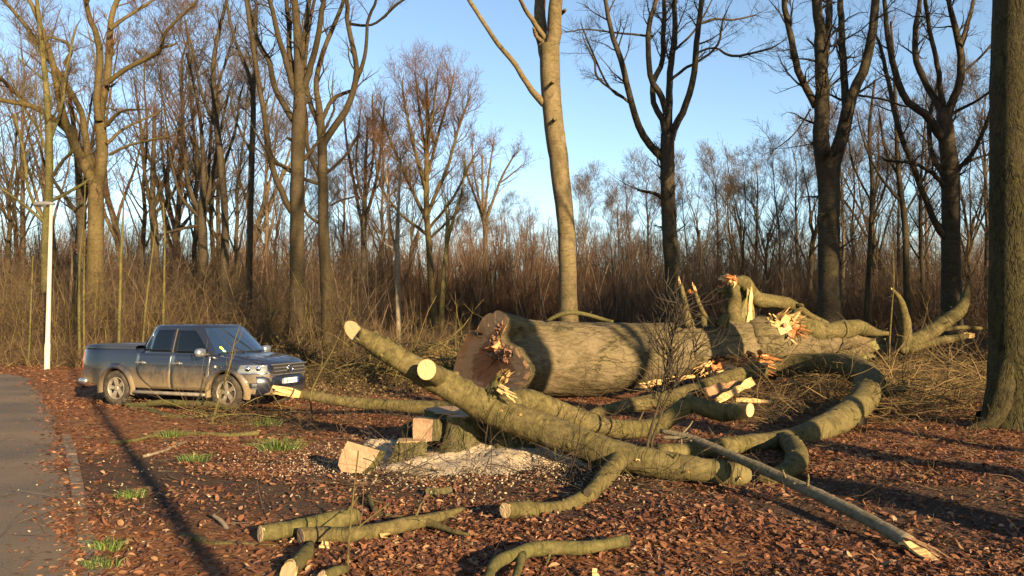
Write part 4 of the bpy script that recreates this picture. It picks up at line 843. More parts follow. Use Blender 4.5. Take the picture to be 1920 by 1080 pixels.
# resample outline densely
Fc = np.vstack([F, F[:1]]); sl = np.concatenate([[0], np.cumsum(np.linalg.norm(np.diff(Fc, axis=0), axis=1))]); NS = 84
Fr = np.stack([np.interp(np.linspace(0, sl[-1], NS, endpoint=False), sl, Fc[:, q]) for q in range(3)], -1)
ax = unit(cl[2, :3] - cl[0, :3]); U = unit(np.cross(ax, [0, 0, 1.])); Vv = np.cross(U, ax)
rel = Fr - fc; ang = np.arctan2(rel @ Vv, rel @ U)
ang_u = np.unwrap(ang); dirn = np.sign(ang_u[-1] - ang_u[0]); a0 = ang_u[0]
th_lin = a0 + dirn * 2 * np.pi * np.arange(NS) / NS; th_mix = .6 * th_lin + .4 * np.maximum.accumulate(ang_u * dirn) * dirn
cp = catmull(cl, 44); rows = []
for i in range(44):
    t = i / 43; s_ = np.linalg.norm(cp[i, :3] - cp[0, :3]); wgt = np.clip(s_ / 1.5, 0, 1); wgt = wgt * wgt * (3 - 2 * wgt); wgt = wgt ** .6
    r = cp[i, 3] * (1 + .04 * np.sin(3 * th_mix + s_ * .5) + .035 * np.sin(2 * th_mix - s_ * 1.1 + 1) * np.sin(s_ * .9) + .02 * np.sin(7 * th_mix + 1 + s_) * np.sin(s_ * 2) + .012 * gl.standard_normal(NS))
    circ = cp[i, :3] + r[:, None] * (np.cos(th_mix)[:, None] * U + np.sin(th_mix)[:, None] * Vv)
    rows.append((Fr + ax * s_ * .8) * (1 - wgt) + circ * wgt)
V = np.stack(rows) - FB; I = np.arange(44 * NS).reshape(44, NS); I2 = np.roll(I, -1, 1)
sA = np.linalg.norm(cp[:, :3] - cp[0, :3], axis=1); BA = np.stack([np.stack([np.cos(th_mix) * .9, np.sin(th_mix) * .9, np.full(NS, q_)], -1) for q_ in sA])
b = MB(); b.add(V.reshape(-1, 3), np.stack([I[:-1], I[1:], I2[1:], I2[:-1]], -1).reshape(-1, 4), attr=BA.reshape(-1, 3)); b.build('trunk', M['fallen'], fallen)
# butt face with hinge relief
NR = 13; rows = []; rimv = []
cc = fc + np.array((0.05, 0, -.15)); hin = face_pt(840 + 470 / 6, 570 + 520 / 6)
for i in range(NR):
    f = 1 - i / (NR - 1) * .985; p = cc + (Fr - cc) * f
    hgt = gl.normal(0, .012, NS) * (i > 0)
    px_ = np.array([np.dot(q - hin, unit(np.cross(fn, [0, 0, 1.]))) for q in p]); pz = p[:, 2] - hin[2]
    ridge = np.exp(-((pz - .9 * np.abs(px_) * .2) / .12) ** 2) * (np.abs(px_) < .55)
    step = .13 / (1 + np.exp(-(px_ * 1.0 - pz * .9 - .02) * 22))          # right part lower: felling notch
    hgt = hgt - step + ridge * .10 * (1 + .6 * gl.standard_normal(NS)) * (i > 1)
    if i == 0: hgt = np.zeros(NS)
    rows.append(p + fn * (hgt[:, None] + .004)); rimv.append(np.full(NS, f))
V = np.stack(rows) - FB; I = np.arange(NR * NS).reshape(NR, NS); I2 = np.roll(I, -1, 1)
b = MB(); b.add(V.reshape(-1, 3), np.stack([I[:-1], I2[:-1], I2[1:], I[1:]], -1).reshape(-1, 4), np.array([(I[-1, 0], I[-1, j], I[-1, j + 1]) for j in range(1, NS - 1)]))
k = NT('felled_butt_wood', .85, .15); at_ = k.n('ShaderNodeAttribute', attribute_name='rim'); v = k.coord()
n1 = k.noise(v, 3.5, 6, .7); n2 = k.noise(k.coord((1, 1, .12), (0, .12, 0)), 30, 4); n3 = k.noise(v, 12, 5, .7)
zone = k.math('ADD', at_.outputs['Fac'], k.math('MULTIPLY', k.math('SUBTRACT', n1, .5), .75))
c = k.ramp(zone, ((.46, (.31, .12, .045)), (.58, (.38, .16, .062)), (.63, (.56, .28, .115)), (1, (.62, .32, .135))))
c = k.mix(k.ramp(n2, ((.4, (0, 0, 0)), (.75, (.5, .5, .5)))), c, (.36, .17, .085)); c = k.mix(k.ramp(n3, ((.62, (0, 0, 0)), (.75, (.5, .5, .5)))), c, (.34, .22, .15))
k.col(c); k.bump(k.math('ADD', n2, n3), .5, .03); M['butt'] = k.m
o = b.build('cut_face', M['butt'], fallen, smooth=False); o['label'] = 'rough red brown butt end with a torn hinge'
av = o.data.attributes.new('rim', 'FLOAT', 'POINT'); av.data.foreach_set('value', np.concatenate(rimv))
M['hinge'] = grainwood('torn_hinge_wood', (.22, .125, .07), (.155, .08, .045), (.075, .035, .02), 1.5)
hp = [face_pt(840 + x / 6, 570 + y / 6) + fn * .02 for x, y in ((580, 300), (550, 380), (530, 440), (490, 520), (540, 560), (600, 500), (640, 570), (680, 600), (600, 590), (690, 530))]
for i, p in enumerate(hp): splinters('hinge_fibres', p, fn + np.array((.1, -.2, .5 if i % 2 else -.1)), .15, 12, .13, M['hinge'], fallen, FB, .7, .5, 500 + i, .8)
# limbs of the felled crown
def lim(pts, name='limb', mat='limb', **kw): return timber(name, pw(pts), M[mat], fallen, FB, **kw)
lim([(1395, 640, 92, 20.3), (1440, 641, 98, 20.5), (1490, 645, 78, 20.9), (1540, 652, 66, 21.3), (1590, 658, 46, 21.8), (1630, 656, 20, 22)], mat='fallen', n=24, k=20, lump=.03)
lim([(1382, 632, 56, 20.2), (1378, 600, 36, 20.2), (1374, 575, 31, 20.2), (1373, 548, 30, 20.1), (1374, 535, 27, 20.1)], n=20)
lim([(1362, 540, 8, 20.0), (1352, 546, 12, 20.0), (1343, 544, 10, 19.9)], n=8, round1=True)
lim([(1378, 526, 16, 20.15), (1395, 530, 27, 20.3), (1406, 548, 30, 20.45), (1420, 562, 27, 20.6), (1450, 565, 25, 20.7), (1480, 570, 22, 20.9), (1497, 578, 17, 21), (1520, 592, 12, 21.2), (1545, 604, 9, 21.4), (1562, 612, 6, 21.6)], n=34)
lim([(1495, 573, 8, 20.8), (1503, 572, 7, 20.7), (1507, 575, 5, 20.7)], n=6, round1=True)
lim([(1480, 600, 42, 20.6), (1505, 612, 40, 20.6), (1540, 622, 38, 20.7), (1575, 619, 34, 20.8), (1605, 614, 30, 20.9), (1622, 618, 24, 21), (1645, 624, 15, 21), (1666, 625, 8, 21)], n=30)
lim([(1425, 612, 34, 20.4), (1445, 604, 22, 20.4), (1462, 594, 14, 20.4), (1470, 588, 10, 20.3)], n=12, round1=True)
lim([(1470, 640, 50, 20.8), (1520, 640, 62, 20.95), (1580, 634, 46, 21.1), (1620, 634, 26, 21.3), (1640, 634, 8, 21.4)], mat='fallen', n=18)
lim([(1395, 700, 30, 19.7), (1440, 692, 38, 19.7), (1485, 684, 38, 19.4), (1530, 681, 38, 18.9), (1575, 683, 42, 18.1), (1612, 696, 50, 17.2), (1630, 718, 56, 16.4), (1622, 745, 52, 15.3), (1598, 770, 48, 14.2), (1560, 794, 46, 13.2), (1520, 812, 44, 12.5), (1485, 824, 42, 12.0), (1440, 830, 37, 11.6), (1390, 834, 35, 11.3), (1330, 840, 35, 11.0), (1280, 847, 36, 10.7), (1235, 850, 38, 10.4)], name='bough', n=70, k=16)
lim([(1462, 824, 34, 12.0), (1484, 834, 38, 11.2), (1496, 856, 38, 10.3), (1484, 877, 36, 9.7), (1458, 891, 34, 9.42), (1432, 896, 32, 9.36), (1418, 897, 28, 9.36)], name='bough', n=26, round1=True)
lim([(1610, 780, 10, 13.9), (1615, 787, 16, 13.8), (1617, 790, 18, 13.7)], n=6, k=10, cut1=(.2, -.95, -.1), cmat=M['darktrunk'])
lim([(1618, 738, 14, 15.6), (1645, 738, 15, 15.6), (1680, 733, 13, 15.8), (1710, 724, 8, 16)], n=14, round1=True)
lim([(1690, 662, 20, 21.5), (1697, 640, 23, 21.5), (1698, 610, 20, 21.4), (1693, 580, 15, 21.3), (1685, 558, 11, 21.2), (1672, 542, 6, 21.1)], n=20)
lim([(1690, 650, 34, 21.9), (1730, 632, 30, 22), (1768, 606, 26, 22.1), (1798, 584, 22, 22.2), (1810, 560, 16, 22.3), (1816, 528, 5, 22.4)], n=24)
lim([(1700, 655, 18, 21.8), (1750, 642, 16, 21.9), (1800, 632, 13, 22), (1815, 628, 11, 22)], n=14)
lim([(1770, 618, 8, 22.2), (1810, 614, 8, 22.4), (1860, 618, 5, 22.6)], n=12)
lim([(1292, 612, 24, 19.5), (1288, 590, 14, 19.5), (1284, 565, 11, 19.5), (1279, 545, 9, 19.5), (1277, 532, 4, 19.5)], n=14)
lim([(1345, 606, 14, 19.6), (1325, 596, 10, 19.5), (1313, 575, 9, 19.4), (1306, 556, 7, 19.4), (1303, 545, 5, 19.4)], n=14)
lim([(1320, 612, 14, 19.5), (1318, 594, 10, 19.5), (1312, 580, 5, 19.5)], n=10)
lim([(1355, 610, 22, 19.4), (1360, 596, 16, 19.3), (1366, 590, 12, 19.3)], n=8, round1=True)
lim([(1100, 778, 22, 15.6), (1150, 768, 26, 15.9), (1210, 755, 28, 16.4), (1270, 742, 29, 16.9), (1330, 722, 30, 17.6), (1390, 702, 30, 18.6), (1430, 694, 28, 19.2)], n=30, round0=True)
for d_, pts in ((0, ((1025, 602), (1045, 592), (1068, 586), (1100, 590), (1135, 600), (1150, 603))),):
    lim([(x, y, w_, 18.95 - .05 * i) for i, ((x, y), w_) in enumerate(zip(pts, (6, 8, 9, 8, 7, 5)))], name='limb', mat='mossy', n=18, k=8)
# torn wood
W = lambda x, y, d: at(x, y, d)
splinters('torn_wood', W(1374, 535, 20.1), (-.1, -.1, 1), .20, 16, .32, M['splinter'], fallen, FB, .35, .3, 601)
splinters('torn_wood', W(1373, 528, 20.1), (-1, -.3, .25), .17, 22, .42, M['redwood'], fallen, FB, .4, .3, 602)
splinters('torn_wood', W(1356, 520, 20.0), (-1, -.3, .2), .10, 9, .2, M['splinter'], fallen, FB, .6, .5, 603)
shard('torn_wood', W(1398, 618, 20.1), W(1406, 527, 20.2), .42, .06, .07, M['lichenbark'], fallen, FB, 5); shard('torn_wood', W(1404, 612, 20.05), W(1410, 530, 20.18), .12, .04, .04, M['splinter'], fallen, FB, 6)
for i, (x, y, dx, dz, mt, n_) in enumerate(((1470, 597, .2, .6, 'splinter', 16), (1482, 602, .5, .3, 'splinter', 16), (1455, 608, -.3, .5, 'splinter', 14), (1466, 613, -.5, .1, 'splinter', 14), (1488, 612, .3, -.4, 'redwood', 14), (1480, 622, .1, -.8, 'splinter', 12), (1492, 622, .2, -.5, 'redwood', 10))):
    splinters('torn_wood', W(x, y, 20.15), (dx * 1.6, -.45, dz * .6), .22, n_, .62, M[mt], fallen, FB, .3, .13, 610 + i)
for i, x in enumerate(range(1335, 1450, 13)):
    y = 692 - (x - 1335) * .14 + gl.uniform(-3, 3)
    splinters('torn_wood', W(x, y, 19.25 - .1 * (i % 2)), (gl.choice([-1, 1]) * gl.uniform(.6, 1), -.4, gl.uniform(-.4, .25)), .20, 15, .62, M['redwood' if i % 2 else 'splinter'], fallen, FB, .32, .14, 630 + i)
for i, x in enumerate(range(1340, 1440, 20)):
    splinters('torn_wood', W(x, 684 - (x - 1340) * .12, 19.35), (gl.uniform(-.6, .6), -.6, -.2), .26, 12, .4, M['redwood'], fallen, FB, .4, .22, 660 + i)
splinters('torn_wood', W(1240, 716, 19.3), (-1, -.4, -.1), .06, 10, .9, M['splinter'], fallen, FB, .12, .5, 680); splinters('torn_wood', W(1300, 706, 19.4), (-1, -.3, -.12), .06, 9, .8, M['splinter'], fallen, FB, .12, .5, 681)
splinters('torn_wood', W(1277, 540, 19.5), (-.15, -.1, 1), .05, 7, .35, M['splinter'], fallen, FB, .15, .5, 682); splinters('torn_wood', W(1303, 548, 19.4), (-.5, -.2, .9), .05, 8, .28, M['splinter'], fallen, FB, .4, .6, 683); splinters('torn_wood', W(1296, 548, 19.4), (-.5, -.2, .6), .06, 7, .2, M['redwood'], fallen, FB, .4, .6, 684)
splinters('torn_wood', W(1808, 629, 22), (1, -.2, .15), .07, 9, .34, M['splinter'], fallen, FB, .3, .5, 685); splinters('torn_wood', W(1480, 716, 19), (.8, -.7, -.2), .12, 12, .5, M['redwood'], fallen, FB, .25, .3, 686)
splinters('torn_wood', W(1676, 546, 21.1), (-.5, 0, .8), .03, 5, .2, M['splinter'], fallen, FB, .2, .6, 687)
shard('torn_wood', W(1455, 712, 18.6), W(1512, 722, 18.2), .22, .10, .08, M['redwood'], fallen, FB, 22)
for i, (a_, b_, w0, w1, mt) in enumerate((((1438, 632), (1462, 602), .30, .16, 'splinter'), ((1452, 630), (1478, 592), .28, .14, 'splinter'), ((1468, 634), (1488, 598), .24, .12, 'splinter'), ((1476, 640), (1496, 608), .20, .10, 'redwood'), ((1444, 622), (1450, 604), .22, .16, 'lichenbark'), ((1440, 668), (1462, 636), .16, .05, 'splinter'), ((1482, 632), (1470, 606), .18, .08, 'plank'), ((1460, 622), (1484, 614), .2, .12, 'splinter'))):
    shard('torn_wood', W(*a_, 20.0 - .02 * i), W(*b_, 19.85 + .05 * (i % 3)), w0, w1, .05, M[mt], fallen, FB, 50 + i, jag=.22)
for i, (a_, b_, w0, w1, mt) in enumerate((((1345, 702), (1400, 684), .20, .12, 'splinter'), ((1372, 706), (1428, 690), .16, .10, 'splinter'), ((1400, 700), (1452, 676), .18, .08, 'redwood'), ((1335, 690), (1385, 676), .16, .10, 'redwood'), ((1390, 690), (1420, 668), .14, .08, 'redwood'), ((1418, 702), (1446, 684), .14, .06, 'splinter'))):
    shard('torn_wood', W(*a_, 18.95), W(*b_, 19.2), w0, w1, .05, M[mt], fallen, FB, 70 + i, jag=.25)
for i, (a_, b_, dd) in enumerate((((1600, 640), (1660, 636), 22), ((1600, 655), (1668, 648), 21.9), ((1590, 668), (1640, 668), 21.6), ((1560, 640), (1590, 622), 21.3))): shard('torn_wood', W(*a_, dd), W(*b_, dd + .2), .45, .06, .16, M['lichenbark'], fallen, FB, 30 + i)
# planks torn out, lying in front of the fork
for i, (a_, b_, d0, d1, w0, w1, mt, lb_) in enumerate((((1345, 752), (1412, 714), 15.8, 17.2, .12, .24, 'splinter', 'pale split plank of torn wood leaning up in front of the cut branch end'), ((1325, 738), (1402, 716), 16.4, 17.6, .30, .12, 'plank', 'brown faced split plank lying behind the pale leaning one'), ((1380, 750), (1450, 753), 15.6, 15.5, .10, .05, 'splinter', 'short pale wood sliver on the leaves beside the cut branch end'))):
    p = W(*a_, d0); o = shard('torn_plank', p, W(*b_, d1), w0, w1, .05, M[mt], None, np.array((p[0], p[1], 0.)), 700 + i, jag=.16); o.location = (p[0], p[1], 0); tag(o, lb_, 'wood plank')

# ---- front limb lying over the stump
L1p = [(663, 621, 31, 10.15), (690, 637, 36, 10.18), (730, 661, 42, 10.22), (790, 697, 48, 10.3), (850, 728, 53, 10.35), (920, 767, 57, 10.38), (1000, 798, 58, 10.2), (1080, 828, 58, 9.9), (1150, 852, 57, 9.6), (1230, 869, 52, 9.38), (1320, 882, 46, 9.22), (1385, 889, 42, 9.12), (1408, 891, 38, 9.1)]
q = pw(L1p); B1 = np.array((q[-1, 0], q[-1, 1], 0.)); l1 = thing('cut_limb', 'long thick olive limb with two sawn ends slanting down over the stump to the right', 'felled limb', B1)
timber('limb', q, M['limb'], l1, B1, n=80, k=20, cut0=(-.50, -.86, .06), round1=True, lump=.02)
timber('branch_stub', pw([(826, 712, 36, 10.35), (812, 702, 37, 10.05), (800, 693, 38, 9.82)]), M['limb'], l1, B1, n=8, k=18, cut1=(-.25, -.96, .08), lump=.0)
timber('branch', pw([(1165, 858, 34, 9.55), (1148, 878, 34, 9.2), (1130, 900, 33, 8.8), (1105, 928, 33, 8.4), (1070, 950, 32, 8.1), (1030, 957, 31, 7.9), (985, 957, 31, 7.68), (947, 957, 30, 7.48)]), M['limb'], l1, B1, n=40, k=16, cut1=(-.70, -.70, .05))
timber('knot', pw([(1104, 925, 12, 8.35), (1102, 924, 15, 8.25), (1101, 923, 14, 8.2)]), M['limb'], l1, B1, n=6, k=10, cut1=(-.1, -.98, .1), cmat=M['darktrunk'], cutname='knot_hole')
timber('branch', pw([(938, 758, 30, 10.4), (985, 750, 40, 10.55), (1030, 765, 40, 10.7), (1085, 786, 39, 10.8), (1160, 804, 37, 10.9), (1225, 800, 34, 11.0), (1260, 780, 32, 11.0), (1292, 758, 31, 11.1), (1325, 766, 31, 11.0), (1360, 774, 30, 10.9), (1406, 769, 26, 10.7)]), M['limb'], l1, B1, n=60, k=16, cut1=(.62, -.78, .02))
timber('branch_stub', pw([(918, 752, 26, 10.35), (928, 730, 26, 10.3), (940, 708, 22, 10.25), (944, 700, 18, 10.22)]), M['mossy'], l1, B1, n=10, round1=True)
splinters('torn_wood', W(944, 706, 10.15), (.35, -.5, .4), .10, 18, .26, M['splinter'], l1, B1, .45, .22, 710); splinters('torn_wood', W(942, 726, 10.1), (.7, -.4, -.35), .085, 14, .30, M['splinter'], l1, B1, .35, .22, 711)
splinters('torn_wood', W(1291, 742, 11.1), (-.2, -.3, 1), .05, 8, .12, M['splinter'], l1, B1, .5, .5, 712); timber('branch_stub', pw([(1295, 765, 16, 11.1), (1291, 750, 12, 11.08), (1290, 742, 9, 11.06)]), M['limb'], l1, B1, n=6)
for i, (x, y, w_) in enumerate(((700, 628, 10), (722, 640, 8), (745, 655, 9))): timber('knot', pw([(x, y + 8, w_ * 2, 10.22), (x + 4, y - 3, w_ * 1.6, 10.24), (x + 6, y - 8, w_, 10.25)]), M['mossy'], l1, B1, n=6, round1=True)
for i, (x, y, dd) in enumerate(((938, 771, 10.15), (957, 773, 10.1), (975, 778, 10.05), (1290, 884, 9.06), (1388, 895, 8.97), (1192, 862, 9.27))):
    splinters('bark_scar', W(x, y, dd), (.5, -.4, -.2), .02, 5, .06, M['splinter'], l1, B1, .5, .5, 730 + i)

# ---- other limbs and logs
def loose(name, label, cat, pts, mat='limb', group=None, **kw):
    q = pw(pts); base = np.array((q[0, 0], q[0, 1], 0.)); t = thing(name, label, cat, base, 0, group); timber('wood', q, M[mat], t, base, **kw); return t, base
t, bs = loose('broken_branch', 'long bent branch with a bright splintered tip pointing at the truck grille', 'branch', [(528, 733, 13, 15.4), (560, 739, 17, 15.35), (590, 743, 19, 15.3), (640, 752, 21, 15.2), (680, 756, 22, 15.15), (740, 760, 24, 15.1), (800, 764, 25, 15.0), (850, 767, 26, 14.8), (900, 778, 26, 14.4), (960, 800, 26, 13.6)], n=44)
splinters('splintered_end', W(550, 737, 15.2), (-1, -.05, .17), .075, 14, .45, M['splinter'], t, bs, .06, .5, 740); shard('splintered_end', W(562, 740, 15.2), W(511, 725, 15.2), .17, .06, .06, M['splinter'], t, bs, 8, jag=.12)
t, bs = loose('broken_pole', 'long thin grey stem slanting over the limbs to a torn tip on the ground', 'branch', [(1238, 808, 8, 9.9), (1275, 815, 12, 9.75), (1310, 827, 15, 9.55), (1400, 866, 18, 8.8), (1500, 912, 21, 8.0), (1600, 960, 25, 7.25), (1680, 1003, 28, 6.7), (1705, 1018, 28, 6.55)], mat='polebark', n=50)
splinters('splintered_end', W(1700, 1016, 6.55), (.62, -.62, -.30), .055, 22, .42, M['plank'], t, bs, .07, .35, 750); shard('splintered_end', W(1695, 1015, 6.55), W(1755, 1052, 6.2), .11, .07, .03, M['splinter'], t, bs, 9, jag=.15)
timber('twig', pw([(1240, 820, 6, 9.8), (1280, 822, 7, 9.7), (1300, 826, 8, 9.6)]), M['polebark'], t, bs, n=10)
loose('log', 'shorter mossy green log with a pale sawn end behind the longer curved log', 'log', [(488, 1001, 31, 6.72), (530, 994, 32, 6.82), (580, 986, 33, 6.97), (630, 976, 34, 7.14), (665, 968, 34, 7.28), (675, 966, 33, 7.31)], mat='mossy', cut0=(-.80, -.60, .05), round1=True, n=24, cmat=M['cut'])
t, bs = loose('log', 'longer curved log with a dull sawn end in front of the short mossy log', 'log', [(564, 1006, 31, 6.64), (610, 1003, 31, 6.68), (660, 1002, 30, 6.69), (710, 995, 28, 6.83), (760, 983, 26, 7.05), (800, 975, 23, 7.22), (840, 964, 15, 7.5), (870, 953, 7, 7.72)], mat='limb', cut0=(-.80, -.60, .0), n=34, cmat=M['cutdull'])
timber('branch', pw([(790, 976, 16, 7.2), (820, 985, 12, 7.1), (850, 996, 9, 6.95), (880, 1003, 6, 6.85)]), M['limb'], t, bs, n=12)
splinters('bark_scar', W(715, 1003, 6.74), (.9, -.3, .2), .02, 5, .14, M['splinter'], t, bs, .2, .5, 760)
t, bs = loose('branch_piece', 'short mossy branch piece with a long pale slanted cut at the bottom edge', 'branch', [(582, 1020, 14, 6.5), (575, 1036, 25, 6.22), (560, 1053, 29, 5.95), (540, 1073, 32, 5.68)], mat='mossy', n=14, cut1=(-.35, -.5, .78))
p = W(607, 1030, 6.42); o = shard('wood_chip', p, W(611, 1013, 6.47), .08, .05, .03, M['splinter'], None, np.array((p[0], p[1], 0))); o.location = (p[0], p[1], 0); tag(o, 'bright wood chip standing upright below the curved log', 'wood chip')
t, bs = loose('branch_piece', 'small mossy branch end at the bottom edge just right of the longer slanted cut piece', 'branch', [(650, 1066, 16, 5.85), (625, 1073, 19, 5.72), (600, 1083, 20, 5.58)], mat='mossy', n=10, cut1=(-.5, -.4, .7))
t, bs = loose('bent_branch', 'crooked mossy branch with a downward fork lying at the bottom centre', 'branch', [(1175, 1013, 22, 6.58), (1140, 1020, 23, 6.48), (1090, 1027, 25, 6.38), (1040, 1027, 26, 6.38), (995, 1031, 26, 6.3), (965, 1041, 24, 6.15), (940, 1050, 23, 6.0), (922, 1066, 21, 5.8), (910, 1092, 17, 5.5)], mat='mossy', n=40)
timber('branch', pw([(978, 1040, 18, 6.18), (974, 1058, 17, 6.0), (968, 1078, 14, 5.75), (962, 1096, 11, 5.55)]), M['mossy'], t, bs, n=12)
p = W(1116, 1082, 5.85); o = shard('wood_chip', p, W(1114, 1063, 5.9), .05, .03, .02, M['splinter'], None, np.array((p[0], p[1], 0.))); o.location = (p[0], p[1], 0); tag(o, 'slim bright chip standing at the bottom edge below the crooked branch', 'wood chip')
loose('dead_branch', 'dark damp branch half buried in leaves left of the sawn logs', 'branch', [(340, 1006, 14, 6.95), (372, 1012, 17, 6.9), (400, 1020, 15, 6.8), (440, 1023, 16, 6.78), (500, 1027, 14, 6.72), (560, 1022, 9, 6.78)], mat='limb', n=24)
loose('dead_branch', 'grey dry stick crossing the dark damp branch', 'branch', [(398, 965, 6, 7.5), (416, 978, 8, 7.35), (426, 995, 8, 7.2), (424, 1012, 7, 7.02)], mat='pale', n=14)
loose('dead_branch', 'dark curved branch in the bare soil behind the longer log', 'branch', [(690, 928, 8, 8.4), (702, 955, 10, 8.0), (722, 968, 11, 7.85), (755, 972, 10, 7.8)], mat='limb', n=14)
loose('mossy_branch', 'green mossy branch lying alongside the truck just below its doors', 'branch', [(232, 758, 7, 17.0), (262, 760, 11, 16.8), (300, 755, 12, 16.4), (340, 756, 12, 16.2), (390, 758, 11, 15.9), (430, 765, 9, 15.6)], mat='mossy', n=22)
loose('mossy_branch', 'lower green mossy branch curving over the leaves in front of the truck doors', 'branch', [(240, 764, 7, 16.7), (275, 768, 11, 16.4), (310, 779, 12, 15.6), (345, 784, 11, 15.2), (380, 782, 8, 15.3), (440, 778, 6, 15.4)], mat='mossy', n=22)
loose('broken_branch', 'thin branch with a bright broken end among the grass tufts left of the pale slab', 'branch', [(206, 830, 5, 12.15), (250, 826, 7, 12.3), (300, 815, 8, 12.9), (360, 813, 8, 13), (430, 816, 9, 12.9), (485, 812, 10, 13.1)], mat='mossy', n=24)
loose('broken_branch', 'thin pale tipped stick lying across the long shadow', 'branch', [(268, 856, 5, 10.9), (300, 848, 6, 11.2), (330, 836, 6, 11.8), (352, 827, 4, 12.3)], mat='pale', n=14)

# ---- stump with wedges cut from it
SB = np.array((-.36, 11.6, 0.)); stump = thing('tree_stump', 'mossy sawn beech stump with deep notches standing in pale sawdust', 'tree stump', SB)
NA = 96; aa = np.linspace(0, 2 * np.pi, NA, endpoint=False)
def stump_r(a):
    r = .94 + .07 * np.sin(5 * a + .6) + .04 * np.sin(9 * a)
    for a0_, wd, dp in ((-1.62, .10, .40), (-2.52, .16, .50), (-.55, .14, .14), (.5, .2, .2), (2.2, .22, .2)): r = r - dp * np.exp(-((np.angle(np.exp(1j * (a - a0_)))) / wd) ** 2)
    return r
rows = []
for zf, fl in ((-.12, 1.32), (.0, 1.22), (.10, 1.10), (.22, 1.02), (.38, .97), (.52, .95), (.60, .945)):
    base_r = stump_r(aa); lobes = 1 + (fl - 1) * (.35 + 1.3 * np.clip(base_r - .72, 0, .3) / .2); r = base_r * np.minimum(lobes, fl * 1.12) if fl > 1 else base_r * fl
    r = r * (1 + .015 * gl.standard_normal(NA)); rows.append(np.column_stack([r * np.cos(aa) * 1.08, r * np.sin(aa) * .95, np.full(NA, zf) + (.012 * np.sin(3 * aa) if zf > .5 else 0)]))
V = np.stack(rows); nr = len(rows); I = np.arange(nr * NA).reshape(nr, NA); I2 = np.roll(I, -1, 1); b = MB(); b.add(V.reshape(-1, 3), np.stack([I[:-1], I2[:-1], I2[1:], I[1:]], -1).reshape(-1, 4))
b.build('stump_body', M['stumpbark'], stump)
top = V[-1]; disc('cut_face', np.array((0, 0, .60)), np.array((0, 0, 1.)), top, M['cutdull'], stump)
# left buttress sawn square, standing proud of the gap
def slab(name, px_pts, d, depth, mat_face, mat_side, parent, base, nrm_, tag_=None, lean=0):
    """a sawn block: front outline given in photo pixels on a plane at depth d, extruded away"""
    n_ = unit(np.array(nrm_, float)); c0 = at(px_pts[0][0], px_pts[0][1], d); o = np.array((0, 0, CAMH)); R0 = []
    for x, y in px_pts: r = ray(x, y); R0.append(o + r * ((c0 - o) @ n_) / (r @ n_))
    R0 = np.array(R0); ctr = R0.mean(0); R1 = R0 - n_ * depth + (R0 - ctr) * .06; m = len(R0)
    def fill(R, flip):
        c = R.mean(0); mid = c + (R - c) * .5; V = np.vstack([c[None], mid, R]); T = [(0, 1 + j, 1 + (j + 1) % m) for j in range(m)]; Q = [(1 + j, 1 + m + j, 1 + m + (j + 1) % m, 1 + (j + 1) % m) for j in range(m)]
        if flip: T = [t[::-1] for t in T]; Q = [q_[::-1] for q_ in Q]
        return V, Q, T
    f = MB(); V, Q, T = fill(R0 + n_ * .004 - base, True); V[1:1 + m] += n_ * gl.normal(0, .0015, (m, 1)); f.add(V, Q, T); fo = f.build('cut_face', mat_face, parent, smooth=False)
    s = MB(); J = np.arange(m); V = np.vstack([R0, R1]) - base; s.add(V, np.stack([J, (J + 1) % m, m + (J + 1) % m, m + J], -1)); V2, Q2, T2 = fill(R1 - base, False); s.add(V2, Q2, T2); s.build(name, mat_side, parent, smooth=False); return fo
slab('sawn_buttress', [(775, 786), (790, 784), (812, 787), (811, 806), (810, 827), (793, 829), (775, 825), (774, 806)], 10.95, .5, M['cutside'], M['stumpbark'], stump, SB, (-.45, -.88, .1))
b = MB(); tp = [at(x, y, d) for x, y, d in ((775, 786, 10.95), (812, 787, 10.85), (822, 783, 11.5), (780, 782, 11.6))]; b.add([p_ - SB + np.array((0, 0, .006)) for p_ in tp] + [p_ - SB - np.array((0, 0, .03)) for p_ in tp], [(0, 1, 2, 3), (0, 4, 5, 1), (1, 5, 6, 2), (2, 6, 7, 3), (3, 7, 4, 0)]); b.build('cut_face', M['cut'], stump, smooth=False)
kb = np.array((*at(765, 858, 10.55)[:2], 0.)); blk = thing('sawn_block', 'low mossy sawn block with a pale flat top at the left foot of the stump', 'wood block', kb)
